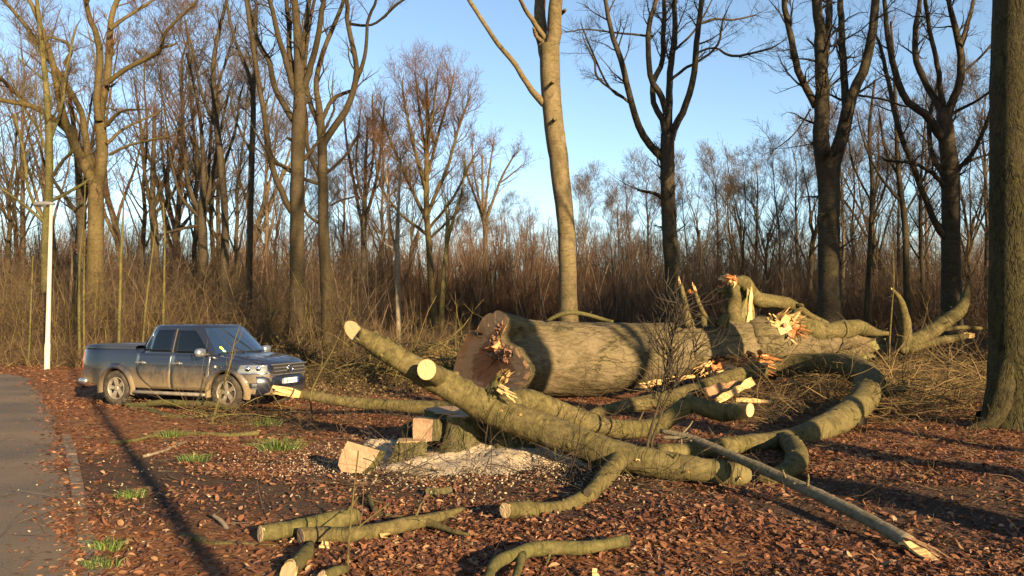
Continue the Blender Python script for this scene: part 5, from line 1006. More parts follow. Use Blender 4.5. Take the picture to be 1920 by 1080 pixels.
def boxblock(f4, bk4, matside, mattop, parent, base):
    f4 = [np.array(p_) - base for p_ in f4]; bk4 = [np.array(p_) - base for p_ in bk4]; n_ = 6; b = MB()
    def lerp(a_, c_, t): return a_ * (1 - t) + c_ * t
    G = []   # front grid then top separately
    for i in range(n_ + 1):
        for j in range(n_ + 1):
            p_ = lerp(lerp(f4[0], f4[1], j / n_), lerp(f4[3], f4[2], j / n_), i / n_); bulge = math.sin(math.pi * j / n_) * .05 * math.sin(math.pi * (.2 + .8 * i / n_)); G.append(p_ + np.array((0, -bulge, 0)) + gl.normal(0, .006, 3))
    b.add(G, [(i * (n_ + 1) + j, (i + 1) * (n_ + 1) + j, (i + 1) * (n_ + 1) + j + 1, i * (n_ + 1) + j + 1) for i in range(n_) for j in range(n_)])
    b.add([f4[0], f4[3], bk4[3], bk4[0]], [(0, 1, 2, 3)]); b.add([f4[1], f4[2], bk4[2], bk4[1]], [(3, 2, 1, 0)]); b.add(bk4, [(0, 1, 2, 3)]); b.build('block', matside, parent)
    t = MB(); t.add([f4[0] + np.array((0, 0, .004)), f4[1] + np.array((0, 0, .004)), bk4[1] + np.array((0, 0, .004)), bk4[0] + np.array((0, 0, .004)), f4[0] - np.array((0, 0, .02)), f4[1] - np.array((0, 0, .02)), bk4[1] - np.array((0, 0, .02)), bk4[0] - np.array((0, 0, .02))], [(0, 1, 2, 3), (0, 4, 5, 1), (1, 5, 6, 2), (3, 2, 6, 7), (0, 3, 7, 4)]); t.build('cut_face', mattop, parent, smooth=False)
boxblock([at(744, 829, 10.5), at(800, 828, 10.5), at(795, 866, 10.45), at(728, 868, 10.4)], [at(748, 822, 11.1), at(796, 820, 11.1), at(796, 850, 11.1), at(745, 850, 11.1)], M['stumpbark'], M['cut'], blk, kb)
kb = np.array((*at(760, 815, 11.7)[:2], 0.)); blk = thing('sawn_block', 'dark upright offcut standing behind the left corner of the stump', 'wood block', kb)
boxblock([at(750, 800, 11.6), at(768, 792, 11.6), at(770, 828, 11.6), at(752, 828, 11.6)], [at(755, 798, 12.0), at(772, 789, 12.0), at(772, 826, 12), at(756, 826, 12)], M['stumpbark'], M['cutdull'], blk, kb)
kb = np.array((*at(672, 880, 9.85)[:2], 0.)); wed = thing('sawn_wedge', 'pale flat sawn wedge of wood leaning on the leaves left of the stump', 'wood slab', kb)
slab('wedge_side', [(652, 827), (668, 832), (690, 838), (712, 845), (704, 860), (692, 875), (678, 886), (658, 887), (640, 884), (634, 872), (637, 858), (644, 842)], 9.75, .16, M['cutside'], M['stumpbark'], wed, kb, (-.25, -.93, .28))
for i, (x, y, dd, lb_) in enumerate(((652, 945, 8.2, 'x'),)): pass
p = on_ground(820, 930); o = shard('bark_piece', p + np.array((-.13, -.05, .035)), p + np.array((.16, .08, .06)), .10, .06, .02, M['stumpbark'], None, np.array((p[0], p[1], 0.)), 33); o.location = (p[0], p[1], 0); tag(o, 'flat green mossy bark piece on the bare soil below the sawdust', 'bark piece')

# ---------------------------------------------------------------- brushwood, saplings, twigs
def brush(label, cx, cy, W_, D_, n, L, H, mats, seed, r=.008, flat=.35, sub=5, name='brushwood', subl=(.2, .8)):
    g = np.random.default_rng(seed); P = np.empty((n, 7, 3)); P[:, 0] = np.column_stack([g.uniform(-W_, W_, n), g.uniform(-D_, D_, n), g.uniform(0, H, n) ** 1.3])
    d = unit(np.column_stack([g.standard_normal((n, 2)), g.normal(.12, flat, n)])); l = g.uniform(L[0], L[1], n)
    for q_ in range(1, 7): d = unit(d + g.normal(0, .16, (n, 3)) + np.array([0, 0, -.03])); P[:, q_] = P[:, q_ - 1] + d * (l / 6)[:, None]
    P[..., 2] = np.maximum(P[..., 2], .015); R1 = r * g.uniform(.5, 1.6, n)[:, None] * np.linspace(1, .3, 7); b = MB(); b.tubes(P, R1, 4); n0 = sum(len(x) for x in b.q)
    A, AR = grow(P, R1, sub, subl, g, (20, 60), (.1, 1), .06, 4, .55, .35, .2, rmin=.0035); A[..., 2] = np.maximum(A[..., 2], .012); b.tubes(A, AR, 3)
    me = b.mesh(name); me.materials.append(mats[0]); me.materials.append(mats[1]); mi = np.zeros(len(me.polygons), np.int32); mi[n0:] = 1; me.polygons.foreach_set('material_index', mi)
    o = bpy.data.objects.new(name, me); COL.objects.link(o); o.location = (cx, cy, float(gz(cx, cy))); return tag(o, label, kind='stuff')
brush('low tangle of ochre brushwood over the ground right of the felled crown', 10.6, 18.5, 3.9, 4.2, 1050, (.5, 2.2), .9, (M['twig_gold'], M['twig_gold']), 801, .009, .35, 4)
brush('low tangle of ochre brushwood over the ground right of the felled crown', 9.2, 23.0, 5.0, 2.2, 500, (.6, 2.4), 1.0, (M['twig'], M['twig_gold']), 802, .010, .35, 4)
brush('brushwood and twigs under the bowed bough of the felled crown', 5.9, 16.2, 2.6, 2.0, 420, (.5, 1.8), .35, (M['twig_gold'], M['twig']), 803, .006)
brush('heap of green and brown branches behind the sawn butt', -2.6, 23.0, 2.0, 1.0, 300, (.6, 2.6), 1.1, (M['olive'], M['twig_gold']), 804, .014, .3)
brush('heap of green and brown branches behind the sawn butt', -1.9, 24.5, 2.6, 1.0, 120, (1.0, 3.4), 1.0, (M['olive'], M['twig_grey']), 805, .022, .35)
brush('fine twigs lying over the leaves behind the long bent branch', -3.0, 14.2, 2.6, 1.4, 130, (.4, 1.6), .15, (M['twig_dark'], M['twig']), 806, .005, .25)
brush('fine twigs in front of the truck bumper', -5.6, 15.0, 1.2, .8, 60, (.6, 1.7), .3, (M['olive'], M['twig']), 807, .008, .5)
brush('scattered dead twigs on the leaf floor', 0, 9.0, 6.0, 3.2, 420, (.15, .9), .03, (M['twig_dark'], M['twig']), 808, .004, .08, 1, name='twig_litter', subl=(.1, .3))
brush('scattered dead twigs on the leaf floor', -5.5, 12.0, 4.0, 5.0, 170, (.15, .8), .02, (M['twig_grey'], M['twig']), 809, .0045, .06, 1, name='twig_litter', subl=(.1, .3))
brush('scattered dead twigs on the leaf floor', 6, 12.0, 4.0, 4.0, 330, (.2, 1.1), .06, (M['twig'], M['twig_gold']), 810, .005, .12, 2, name='twig_litter', subl=(.1, .4))
brush('twigs hanging off the front limb over the sawdust', .1, 9.6, 1.9, .8, 85, (.4, 1.5), .4, (M['twig_dark'], M['twig']), 811, .005, .5)

stem('dark bushy sapling with many upswept twigs growing behind the front limb', 9.75, [(1214, 835, 9), (1222, 800, 8), (1238, 745, 7), (1250, 690, 6), (1262, 630, 4), (1275, 575, 2)], M['darktrunk'], 820, M['twig_dark'], n2=120, l2=(.45, .95), rt=.007)
stem('second thin stem leaning left beside the dark bushy sapling', 9.9, [(1222, 830, 7), (1235, 790, 6), (1255, 740, 5), (1290, 690, 4), (1315, 660, 2)], M['darktrunk'], 821, M['twig_dark'], n2=70, l2=(.4, .9), rt=.007)
stem('single thin bare stem in front of the curved log', 5.95, [(652, 1075, 7), (654, 1020, 6), (660, 950, 5), (668, 880, 3), (672, 845, 2)], M['limb'], 822, M['twig'], n2=3, l2=(.2, .5))
stem('thin forked sapling standing in front of the truck front wheel', 14.2, [(398, 800, 6), (404, 770, 5), (420, 720, 5), (432, 680, 4), (440, 640, 3), (452, 605, 2)], M['limb'], 823, M['twig'], n2=12, l2=(.4, 1.0))
stem('spindly sapling between the truck bumper and the broken branch tip', 13.8, [(586, 790, 6), (583, 740, 5), (600, 700, 4), (622, 660, 3), (640, 620, 2)], M['limb'], 824, M['twig'], n2=12, l2=(.4, 1.0))
stem('red brown young stem standing in the brushwood right of the felled crown', 19.5, [(1667, 700, 5), (1668, 640, 5), (1672, 580, 4), (1676, 520, 3), (1672, 450, 2)], M['limb'], 825, M['twig_red'], n2=14, l2=(.5, 1.3))
stem('small red leaved young tree behind the felled trunk butt', 30, [(854, 640, 5), (855, 600, 4), (857, 570, 3)], M['limb'], 826, M['twig_red'], n2=16, l2=(.3, .7))

# grass tufts on the verge
k = NT('grass_blades', .6, .3); g0 = k.n('ShaderNodeNewGeometry'); k.col(k.ramp(g0.outputs['Random Per Island'], ((0, (.028, .05, .008)), (.7, (.07, .12, .02)), (1, (.20, .18, .06))))); M['grass'] = k.m
for i, (px_, py_, sc_, n_, lb_) in enumerate(((526, 845, 1.0, 260, 'largest green grass tuft, right of the long shadow and left of the pale wedge'), (364, 866, .6, 150, 'dark low grass tuft at the start of the shadow left of the pale wedge'), (320, 820, .7, 150, 'green grass tuft on the thin branch near the truck'), (244, 934, .5, 130, 'bright low grass tuft halfway along the verge'), (203, 1030, .45, 120, 'grass tuft near the road edge, upper of two at the bottom left'), (190, 1064, .4, 110, 'grass tuft near the road edge, lower of two at the bottom left'), (500, 800, .9, 120, 'thin straw coloured grass tuft below the truck bumper'))):
    g = np.random.default_rng(900 + i); p = on_ground(px_, py_); n = n_; base = np.column_stack([g.normal(0, .085 * sc_ + .03, n), g.normal(0, .05 * sc_ + .02, n), np.zeros(n)])
    L = g.uniform(.5, 1.2, n) * .29 * sc_; d = unit(np.column_stack([base[:, :2] * 3 + g.normal(0, .3, (n, 2)), np.ones(n)])); sd = unit(np.cross(d, g.standard_normal((n, 3)))) * .004
    m = base + d * L[:, None] * .6; tpt = base + (d + np.column_stack([d[:, :2] * .8, -.2 * np.ones(n)])) * L[:, None]
    V = np.stack([base - sd, base + sd, m + sd * .8, m - sd * .8, tpt], 1).reshape(-1, 3); I = (np.arange(n) * 5)[:, None]; b = MB(); b.add(V, I + np.array([[0, 1, 2, 3]]), I + np.array([[3, 2, 4]]))
    tag(b.build('grass_tuft', M['grass'], None, False, (p[0], p[1], p[2] - .01)), lb_, 'grass tuft')
# ---------------------------------------------------------------- street lamp
lp = on_ground(88, 693); lampz = float(gz(lp[0], lp[1])); LH = at(93, 384, lp[1])[2] - lampz
lamp = thing('street_lamp', 'white street lamp post with a flat grey lantern at the roadside left of the pickup', 'street lamp', (lp[0], lp[1], lampz))
k = NT('white_lamp_paint', .5, .4); n1 = k.noise(k.coord((1, 1, .5)), 3, 5); k.col(k.mix(k.ramp(n1, ((.45, (0, 0, 0)), (.8, (.6, .6, .6)))), (.38, .355, .295), (.22, .195, .125))); M['lampwhite'] = k.m
M['lampgrey'] = plain('lamp_grey', (.12, .125, .13), .5); M['lens'] = plain('lamp_lens', (.55, .56, .55), .25)
b = MB(); b.tubes(np.array([(0, 0, -.2), (0, 0, 1.0), (0, 0, 1.04), (0, 0, LH * .6), (.0, 0, LH)]), np.array([.108, .103, .09, .076, .058]), 18, cap1=True); b.build('pole', M['lampwhite'], lamp)
b = MB(); b.box((0, -.10, .75), (.09, .02, .38)); b.build('service_door', M['lampwhite'], lamp, False)
b = MB(); P = np.array([(.12, 0, .04), (.0, 0, .05), (-.18, 0, .05), (-.42, 0, .045), (-.62, 0, .02), (-.70, 0, -.02)]); n_ = 6
rows = []
for (x, y, z), (hw, hh) in zip(P, ((.05, .05), (.10, .07), (.15, .085), (.17, .09), (.13, .075), (.03, .03))):
    rows.append([(x, hw * math.copysign(abs(math.cos(a)) ** .6, math.cos(a)), z + LH + hh * math.copysign(abs(math.sin(a)) ** .7, math.sin(a))) for a in np.linspace(0, 2 * np.pi, 14, endpoint=False)])
V = np.array(rows); I = np.arange(6 * 14).reshape(6, 14); I2 = np.roll(I, -1, 1); b.add(V.reshape(-1, 3), np.stack([I[:-1], I[1:], I2[1:], I2[:-1]], -1).reshape(-1, 4), [(I[0, 0], I[0, j], I[0, j + 1]) for j in range(1, 13)] + [(I[5, 0], I[5, j + 1], I[5, j]) for j in range(1, 13)]); b.build('lantern', M['lampgrey'], lamp)
b = MB(); rows = [[(-.38 + sx * .24 * s_, .12 * s_ * sy, LH - .045 - (.04 if s_ < 1 else 0)) for sx, sy in ((-1, -1), (1, -1), (1, 1), (-1, 1))] for s_ in (1.0, .7)]
b.add(np.array(rows).reshape(-1, 3), [(0, 1, 5, 4), (1, 2, 6, 5), (2, 3, 7, 6), (3, 0, 4, 7), (4, 5, 6, 7)]); b.build('lens', M['lens'], lamp)

# ---------------------------------------------------------------- pickup truck
wr = at(220, 757, 17.75); wf = at(425, 769, 16.62)
hd = np.array((wf[0] - wr[0], wf[1] - wr[1])); TS = np.linalg.norm(hd) / 3.1; hd = hd / np.linalg.norm(hd); left = np.array((-hd[1], hd[0]))
mid = (wr[:2] + wf[:2]) / 2 + left * .80 * TS + hd * .07
truck = thing('pickup_truck', 'muddy dark blue double cab pickup parked on the leaves beside the road', 'pickup truck', (mid[0], mid[1], 0.0), math.atan2(hd[1], hd[0])); truck.scale = (TS,) * 3
# paint: dark blue with dried mud thrown up the lower body
k = NT('dark_blue_paint_with_mud', .28, .5); k.b.inputs['Metallic'].default_value = .25
tc = k.n('ShaderNodeTexCoord'); sp = k.n('ShaderNodeSeparateXYZ'); k.l(tc.outputs['Object'], sp.inputs[0]); v = k.coord()
n1 = k.noise(v, 2.3, 6, .7); n2 = k.noise(k.coord((1, 1, .35)), 9, 5, .7); n3 = k.noise(v, 60, 3)
mz = k.math('ADD', k.math('MULTIPLY', sp.outputs['Z'], -1.35), k.math('ADD', k.math('MULTIPLY', n1, .9), k.math('ADD', k.math('MULTIPLY', n2, .35), .83)))
mud = k.ramp(mz, ((.22, (.03, .03, .03)), (.5, (.5, .5, .5)), (.8, (.93, .93, .93))))
fx = k.ramp(sp.outputs['X'], ((.0, (1, 1, 1)), (1, (1, 1, 1))))
c = k.mix(mud, (.010, .014, .028), k.mix(n2, (.13, .095, .05), (.215, .16, .09))); k.col(c)
rr = k.n('ShaderNodeMapRange'); k.l(mud, rr.inputs[0]); rr.inputs[3].default_value = .22; rr.inputs[4].default_value = .85; k.l(rr.outputs[0], k.b.inputs['Roughness'])
rr = k.n('ShaderNodeMapRange'); k.l(mud, rr.inputs[0]); rr.inputs[3].default_value = .9; rr.inputs[4].default_value = .0; k.l(rr.outputs[0], k.b.inputs['Coat Weight']); k.b.inputs['Coat Roughness'].default_value = .06
M['paint'] = k.m
k = NT('tyre_rubber', .9, .2); n1 = k.noise(k.coord(), 6, 5, .7); k.col(k.mix(k.ramp(n1, ((.4, (0, 0, 0)), (.65, (1, 1, 1)))), (.02, .019, .017), (.085, .066, .043))); M['tyre'] = k.m
k = NT('muddy_alloy', .5, .5); n1 = k.noise(k.coord(), 8, 4); k.b.inputs['Metallic'].default_value = .35; k.col(k.mix(k.ramp(n1, ((.35, (0, 0, 0)), (.7, (1, 1, 1)))), (.26, .23, .19), (.19, .15, .10))); M['alloy'] = k.m
M['blackp'] = plain('black_plastic', (.018, .018, .019), .55); M['dark'] = plain('wheel_well_dark', (.02, .018, .016), .9)
M['chrome'] = plain('chrome', (.75, .75, .76), .14, 1.0); M['greychrome'] = plain('dull_grille_metal', (.32, .33, .35), .3, .8)
M['glass'] = plain('tinted_glass', (.004, .006, .010), .04, 0, .45, 0); M['screen'] = plain('windscreen_glass', (.01, .02, .04), .03, 0, 1.0, 1.0); M['screen'].node_tree.nodes['Principled BSDF'].inputs['IOR'].default_value = 1.9
M['lampglass'] = plain('headlight_glass', (.20, .21, .22), .12, .5, .6, 1.0); M['red'] = plain('tail_light_red', (.30, .015, .012), .2, 0, .5, 1); M['amber'] = plain('indicator_lens', (.7, .5, .35), .2)
M['navy'] = plain('dark_navy_paint', (.012, .015, .026), .3, .2, .5, .8); M['plate'] = plain('plate_white', (.80, .79, .76), .4); M['plateblue'] = plain('plate_blue', (.05, .09, .42), .4); M['ink'] = plain('plate_letters', (.02, .02, .025), .5)
M['stickery'] = plain('yellow_green_sticker', (.62, .75, .10), .5); M['stickerg'] = plain('pale_green_sticker', (.25, .6, .42), .5); M['seat'] = plain('grey_seat_cloth', (.10, .14, .15), .9); M['cover'] = plain('bed_cover', (.025, .028, .034), .35, 0, .4, .3)

def sY(x, z):
    x = np.asarray(x, float); z = np.asarray(z, float); w_ = .945 - .07 * np.clip((.72 - z) / .42, 0, 2) ** 2 - .055 * np.clip((z - .72) / .5, 0, 2) ** 1.6
    w_ = w_ + .010 * np.exp(-((z - .98) / .05) ** 2)
    w_ = w_ - .34 * np.clip((x - 1.62) / .80, 0, 1.2) ** 3.0 - .10 * np.clip((-2.35 - x) / .33, 0, 1.3) ** 2.2
    return w_
def zt(x):
    return np.interp(x, [-2.70, -2.62, -1.02, -.98, -.90, 1.02, 1.25, 1.7, 2.1, 2.3, 2.40, 2.46], [1.22, 1.27, 1.29, 1.26, 1.21, 1.19, 1.17, 1.13, 1.06, 1.00, .90, .80])
def zb(x): return np.interp(x, [-2.7, -2.4, -2.0, 1.9, 2.2, 2.46], [.50, .47, .40, .38, .33, .33])
xsn = np.concatenate([np.linspace(-2.68, -2.3, 7), np.linspace(-2.2, -1.04, 10), [-1.0, -.96, -.9], np.linspace(-.8, 1.0, 12), np.linspace(1.08, 1.6, 6), np.linspace(1.68, 2.3, 12), [2.35, 2.39, 2.42, 2.44]])
rows = []
for x in xsn:
    t_, bm = float(zt(x)), float(zb(x)); cr = .035 if x > 1.0 else .01
    zs = t_ - .05; half = [(0, t_ + cr), (.3, t_ + cr * .9), (float(sY(x, zs)) * .72, t_ + cr * .45), (float(sY(x, zs)) * .93, t_ - .004), (float(sY(x, zs)) - .012, t_ - .022)]
    half += [(float(sY(x, z)), z) for z in np.linspace(zs, bm + .03, 9)] + [(float(sY(x, bm)) * .93, bm), (.4, bm), (0, bm)]
    rows.append([(x, y, z) for y, z in half] + [(x, -y, z) for y, z in half[-2:0:-1]])
V = np.array(rows); nr, nc = V.shape[:2]; I = np.arange(nr * nc).reshape(nr, nc); I2 = np.roll(I, -1, 1)
b = MB(); b.add(V.reshape(-1, 3), np.stack([I[:-1], I2[:-1], I2[1:], I[1:]], -1).reshape(-1, 4))
bm_ = MB(); 
me0 = b.mesh('body'); import bmesh
bmx = bmesh.new(); bmx.from_mesh(me0); bmx.verts.ensure_lookup_table(); bmesh.ops.holes_fill(bmx, edges=[e for e in bmx.edges if e.is_boundary]); bmesh.ops.recalc_face_normals(bmx, faces=bmx.faces); bmx.to_mesh(me0); bmx.free()
body = bpy.data.objects.new('body', me0); COL.objects.link(body); me0.materials.append(M['paint']); me0.materials.append(M['dark'])
def cut_arches(o, rad=.455):
    tmp = []
    for x in (-1.55, 1.55):
        for s_ in (-1, 1):
            c = MB(); c.tubes(np.array([(x, s_ * .62, .385), (x, s_ * 1.3, .385)]), np.array([rad, rad]), 40, True, True); m_ = c.mesh('cutter', False); m_.materials.append(M['dark'])
            bx = bmesh.new(); bx.from_mesh(m_); bmesh.ops.recalc_face_normals(bx, faces=bx.faces); bx.to_mesh(m_); bx.free()
            co = bpy.data.objects.new('cutter', m_); COL.objects.link(co); tmp.append(co); md = o.modifiers.new('cut', 'BOOLEAN'); md.object = co; md.operation = 'DIFFERENCE'; md.solver = 'EXACT'
    dg = bpy.context.evaluated_depsgraph_get(); dg.update(); nm = bpy.data.meshes.new_from_object(o.evaluated_get(dg)); o.modifiers.clear(); o.data = nm
    for co in tmp: bpy.data.objects.remove(co)
cut_arches(body); body.parent = truck
body.data.polygons.foreach_set('use_smooth', np.ones(len(body.data.polygons), bool))
try: body.data.set_sharp_from_angle(angle=R_(38))
except Exception: pass
def part(name, b, m, smooth=True): return b.build(name, M[m], truck, smooth)
def side_patch(xf0, xf1, z0, z1, off, s_, nu=10, nv=12, skirt=.02, yfun=sY):
    """panel following the body side between x = xf0(z)..xf1(z), with a turned-in rim"""
    V = []
    for i in range(nv + 1):
        z = z0 + (z1 - z0) * i / nv; a_, c_ = xf0(z), xf1(z)
        for j in range(nu + 1): x = a_ + (c_ - a_) * j / nu; V.append((x, s_ * (float(yfun(x, z)) + off), z))
    V = np.array(V); I = np.arange((nv + 1) * (nu + 1)).reshape(nv + 1, nu + 1); b = MB(); q = np.stack([I[:-1, :-1], I[:-1, 1:], I[1:, 1:], I[1:, :-1]], -1).reshape(-1, 4)
    rim = np.concatenate([I[0, :-1], I[:-1, -1], I[-1, :0:-1], I[:0:-1, 0]]); R1 = V[rim] - np.array((0, s_ * skirt, 0)); n0 = len(V); m_ = len(rim); J = np.arange(m_)
    q2 = np.stack([rim, n0 + J, n0 + (J + 1) % m_, rim[(J + 1) % m_]], -1)
    b.add(np.vstack([V, R1]), np.vstack([q if s_ < 0 else q[:, ::-1], q2 if s_ < 0 else q2[:, ::-1]])); return b
gx0 = lambda z: -1.0 + .36 * (z - 1.19) / .62; 
def gprof(z):
    t = np.clip((z - 1.17) / .64, 0, 1.15); xr = -1.00 + .30 * t ** 1.2; xf = 1.30 - .62 * t - .02 * t * t; hw = .885 - .175 * t ** 1.15; return xr, xf, hw
NEXP = 7.0
def gY(x, z):
    xr, xf, hw = gprof(z); xc, a_ = (xr + xf) / 2, (xf - xr) / 2; return hw * np.clip(1 - np.abs((x - xc) / a_) ** NEXP, 0, 1) ** (1 / NEXP)
def gX(y, z):
    xr, xf, hw = gprof(z); xc, a_ = (xr + xf) / 2, (xf - xr) / 2; return xc + a_ * np.clip(1 - np.abs(y / hw) ** NEXP, 0, 1) ** (1 / NEXP) + .06 * (1 - (y / hw) ** 2)
lev = [1.12, 1.2, 1.3, 1.4, 1.5, 1.6, 1.68, 1.74, 1.775]; rows = []; NG = 64
def ringpts(xr, xf, hw, z, bulge):
    out = []
    for a in np.linspace(0, 2 * np.pi, NG, endpoint=False):
        ca, sa = math.cos(a), math.sin(a); m_ = (abs(ca) ** NEXP + abs(sa) ** NEXP) ** (-1 / NEXP); y = hw * sa * m_; x = (xr + xf) / 2 + (xf - xr) / 2 * ca * m_
        if ca > 0: x += bulge * (1 - (y / hw) ** 2) * max(ca * m_, 0) ** 2
        out.append((x, y, z))
    return out
for z in lev: rows.append(ringpts(*gprof(z), z, .06))
xr, xf, hw = gprof(1.775)
for sc, z in ((.965, 1.80), (.88, 1.818), (.6, 1.832), (.2, 1.838)): cx = (xr + xf) / 2; rows.append(ringpts(cx - (cx - xr) * sc, cx + (xf - cx) * sc, hw * sc, z, .06 * sc))
V = np.array(rows); nr = len(rows); I = np.arange(nr * NG).reshape(nr, NG); I2 = np.roll(I, -1, 1); b = MB(); b.add(V.reshape(-1, 3), np.stack([I[:-1], I2[:-1], I2[1:], I[1:]], -1).reshape(-1, 4), [(I[-1, 0], I[-1, j], I[-1, j + 1]) for j in range(1, NG - 1)]); part('cab', b, 'paint')
for s_ in (-1, 1):
    # doors as panels a little proud of the dark gaps round them
    rd = side_patch(lambda z: -.93 + .42 * np.clip((.86 - z) / .42, 0, 1) ** 1.7, lambda z: .045, .43, 1.185, .007, s_); d1 = part('rear_door', rd, 'paint')
    fd = side_patch(lambda z: .075, lambda z: 1.12 - .10 * np.clip((.55 - z) / .15, 0, 1), .43, 1.185, .007, s_); d2 = part('front_door', fd, 'paint')
    for dd, hx in ((d1, -.80), (d2, .24)):
        h = MB(); h.box((hx, s_ * (float(sY(hx, .985)) + .04), .985), (.20, .03, .032)); h.box((hx - .09, s_ * (float(sY(hx, .985)) + .02), .985), (.02, .04, .03)); h.box((hx + .09, s_ * (float(sY(hx, .985)) + .02), .985), (.02, .04, .03)); h.build('door_handle', M['greychrome'], dd, False)
        h = MB(); h.tubes(np.array([(hx, s_ * (float(sY(hx, .985)) - .004), .985), (hx, s_ * (float(sY(hx, .985)) + .009), .985)]), np.array([.065, .055]), 14, cap1=True); h.build('handle_recess', M['blackp'], dd)
    for xa in (-.945, .06, 1.135):
        zz = np.linspace(.45, 1.18, 9); xx = np.full(9, xa) + (.42 * np.clip((.86 - zz) / .42, 0, 1) ** 1.7 if xa < -.5 else 0); m_ = MB(); m_.tubes(np.column_stack([xx, s_ * (sY(xx, zz) + .001), zz]), np.full(9, .005), 6); part('door_seal', m_, 'blackp')
    # side glass
    for nm, f0, f1, z0, z1 in (('front_window', lambda z: .10 - .03 * (z - 1.22), lambda z: gprof(z)[1] - .22 - .02 * np.clip((z - 1.55) / .15, 0, 1) ** 2, 1.205, 1.70),
                               ('rear_window', lambda z: -.62 + .10 * (z - 1.22) + .05 * np.clip((z - 1.62) / .1, 0, 1), lambda z: .0 - .03 * (z - 1.22), 1.225, 1.71), ('quarter_window', lambda z: gprof(z)[0] + .155 + .10 * np.clip((1.32 - z) / .1, 0, 1) ** 2 + .03 * np.clip((z - 1.62) / .1, 0, 1), lambda z: -.655 + .10 * (z - 1.22), 1.24, 1.71)):
        part(nm, side_patch(f0, f1, z0, z1, .006, s_, 8, 8, .012, gY), 'glass')
    m_ = MB(); zz = np.linspace(1.21, 1.73, 8); xx = np.full(8, .05); m_.tubes(np.column_stack([xx, s_ * (gY(xx, zz) + .004), zz]), np.full(8, .022), 6); part('window_pillar', m_, 'blackp')
    # light catching line of the rear cab pillar
    # mirror
    m_ = MB(); cx, cy, cz = 1.0, s_ * 1.06, 1.225; rows = []
    for t_, sc in ((-1, .55), (-.8, .9), (-.2, 1.0), (.5, .92), (.9, .6), (1.0, .3)):
        rows.append([(cx + .075 * t_ + .0, cy + s_ * 0 + .135 * sc * math.copysign(abs(math.cos(a)) ** .7, math.cos(a)), cz + .10 * sc * math.copysign(abs(math.sin(a)) ** .7, math.sin(a))) for a in np.linspace(0, 2 * np.pi, 16, endpoint=False)])
    V = np.array(rows); I = np.arange(6 * 16).reshape(6, 16); I2 = np.roll(I, -1, 1); m_.add(V.reshape(-1, 3), np.stack([I[:-1], I2[:-1], I2[1:], I[1:]], -1).reshape(-1, 4), [(I[0, 0], I[0, j + 1], I[0, j]) for j in range(1, 15)] + [(I[5, 0], I[5, j], I[5, j + 1]) for j in range(1, 15)]); mo = part('side_mirror', m_, 'greychrome')
    m_ = MB(); m_.tubes(np.array([(1.02, s_ * .96, 1.185), (1.08, s_ * .84, 1.19)]), np.array([.035, .04]), 8, True, True); m_.build('mirror_arm', M['blackp'], mo)
    # wheel arch flares, one per wheel
    for x0 in (-1.55, 1.55):
        a = np.linspace(R_(-14), R_(194), 30); b = MB(); rows = []
        for q in a:
            c_, sn = math.cos(q), math.sin(q); base_y = [float(sY(np.clip(x0 + r_ * c_, -2.6, 2.35), max(.42, .385 + r_ * sn))) for r_ in (.445, .46, .50, .555, .575)]
            rows.append([(x0 + r_ * c_, s_ * (by + of), .385 + r_ * sn) for r_, by, of in zip((.445, .452, .50, .555, .575), base_y, (-.05, .035, .045, .012, -.004))])
        V = np.array(rows); nr_, nc_ = V.shape[:2]; I = np.arange(nr_ * nc_).reshape(nr_, nc_); q = np.stack([I[:-1, :-1], I[:-1, 1:], I[1:, 1:], I[1:, :-1]], -1).reshape(-1, 4); b.add(V.reshape(-1, 3), q if s_ > 0 else q[:, ::-1]); part('wheel_arch', b, 'paint')
    # side step
    m_ = MB(); m_.tubes(np.array([(-.98, s_ * .88, .33), (-.92, s_ * .985, .33), (.95, s_ * .985, .33), (1.02, s_ * .88, .33)]), np.full(4, .04), 10, True, True)
    part('side_step', m_, 'alloy')
    # headlights, fog lights, tail lights
    hl = side_patch(lambda z: 1.86 + .12 * np.clip((z - .78) / .2, 0, 1) - .05, lambda z: 2.40 - .02 * (z - .75) / .2, .79, .975, .012, s_, 12, 6, .03); h1 = part('headlight', hl, 'lampglass')
    for xx_, rr_ in ((2.08, .062), (2.26, .055)):
        m_ = MB(); yy_ = float(sY(xx_, .89)) + .014; m_.tubes(np.array([(xx_, s_ * (yy_ - .01), .90), (xx_ + .01, s_ * (yy_ + .008), .90)]), np.array([rr_, rr_ * .9]), 14, cap1=True); m_.build('bulb', M['chrome'], h1)
    m_ = side_patch(lambda z: 1.92, lambda z: 2.395, .785, .806, .018, s_, 10, 2, .02); m_.build('light_strip', M['chrome'], h1)
    fl = part('fog_light', side_patch(lambda z: 2.12, lambda z: 2.36, .50, .60, .012, s_, 6, 3, .02), 'blackp')
    m_ = side_patch(lambda z: 2.16, lambda z: 2.28, .52, .585, .017, s_, 4, 2, .02); m_.build('lens', M['lampglass'], fl)
    m_ = side_patch(lambda z: 2.14, lambda z: 2.425, .478, .497, .02, s_, 8, 2, .03); m_.build('chrome_strip', M['chrome'], fl)
    part('tail_light', side_patch(lambda z: -2.665, lambda z: -2.60, .78, 1.20, .008, s_, 3, 6, .03), 'red')
    m_ = MB(); m_.tubes(np.array([(1.28, s_ * (float(sY(1.28, .93)) - .01), .93), (1.28, s_ * (float(sY(1.28, .93)) + .015), .93)]), np.array([.028, .02]), 10, cap1=True); part('side_indicator', m_, 'amber')
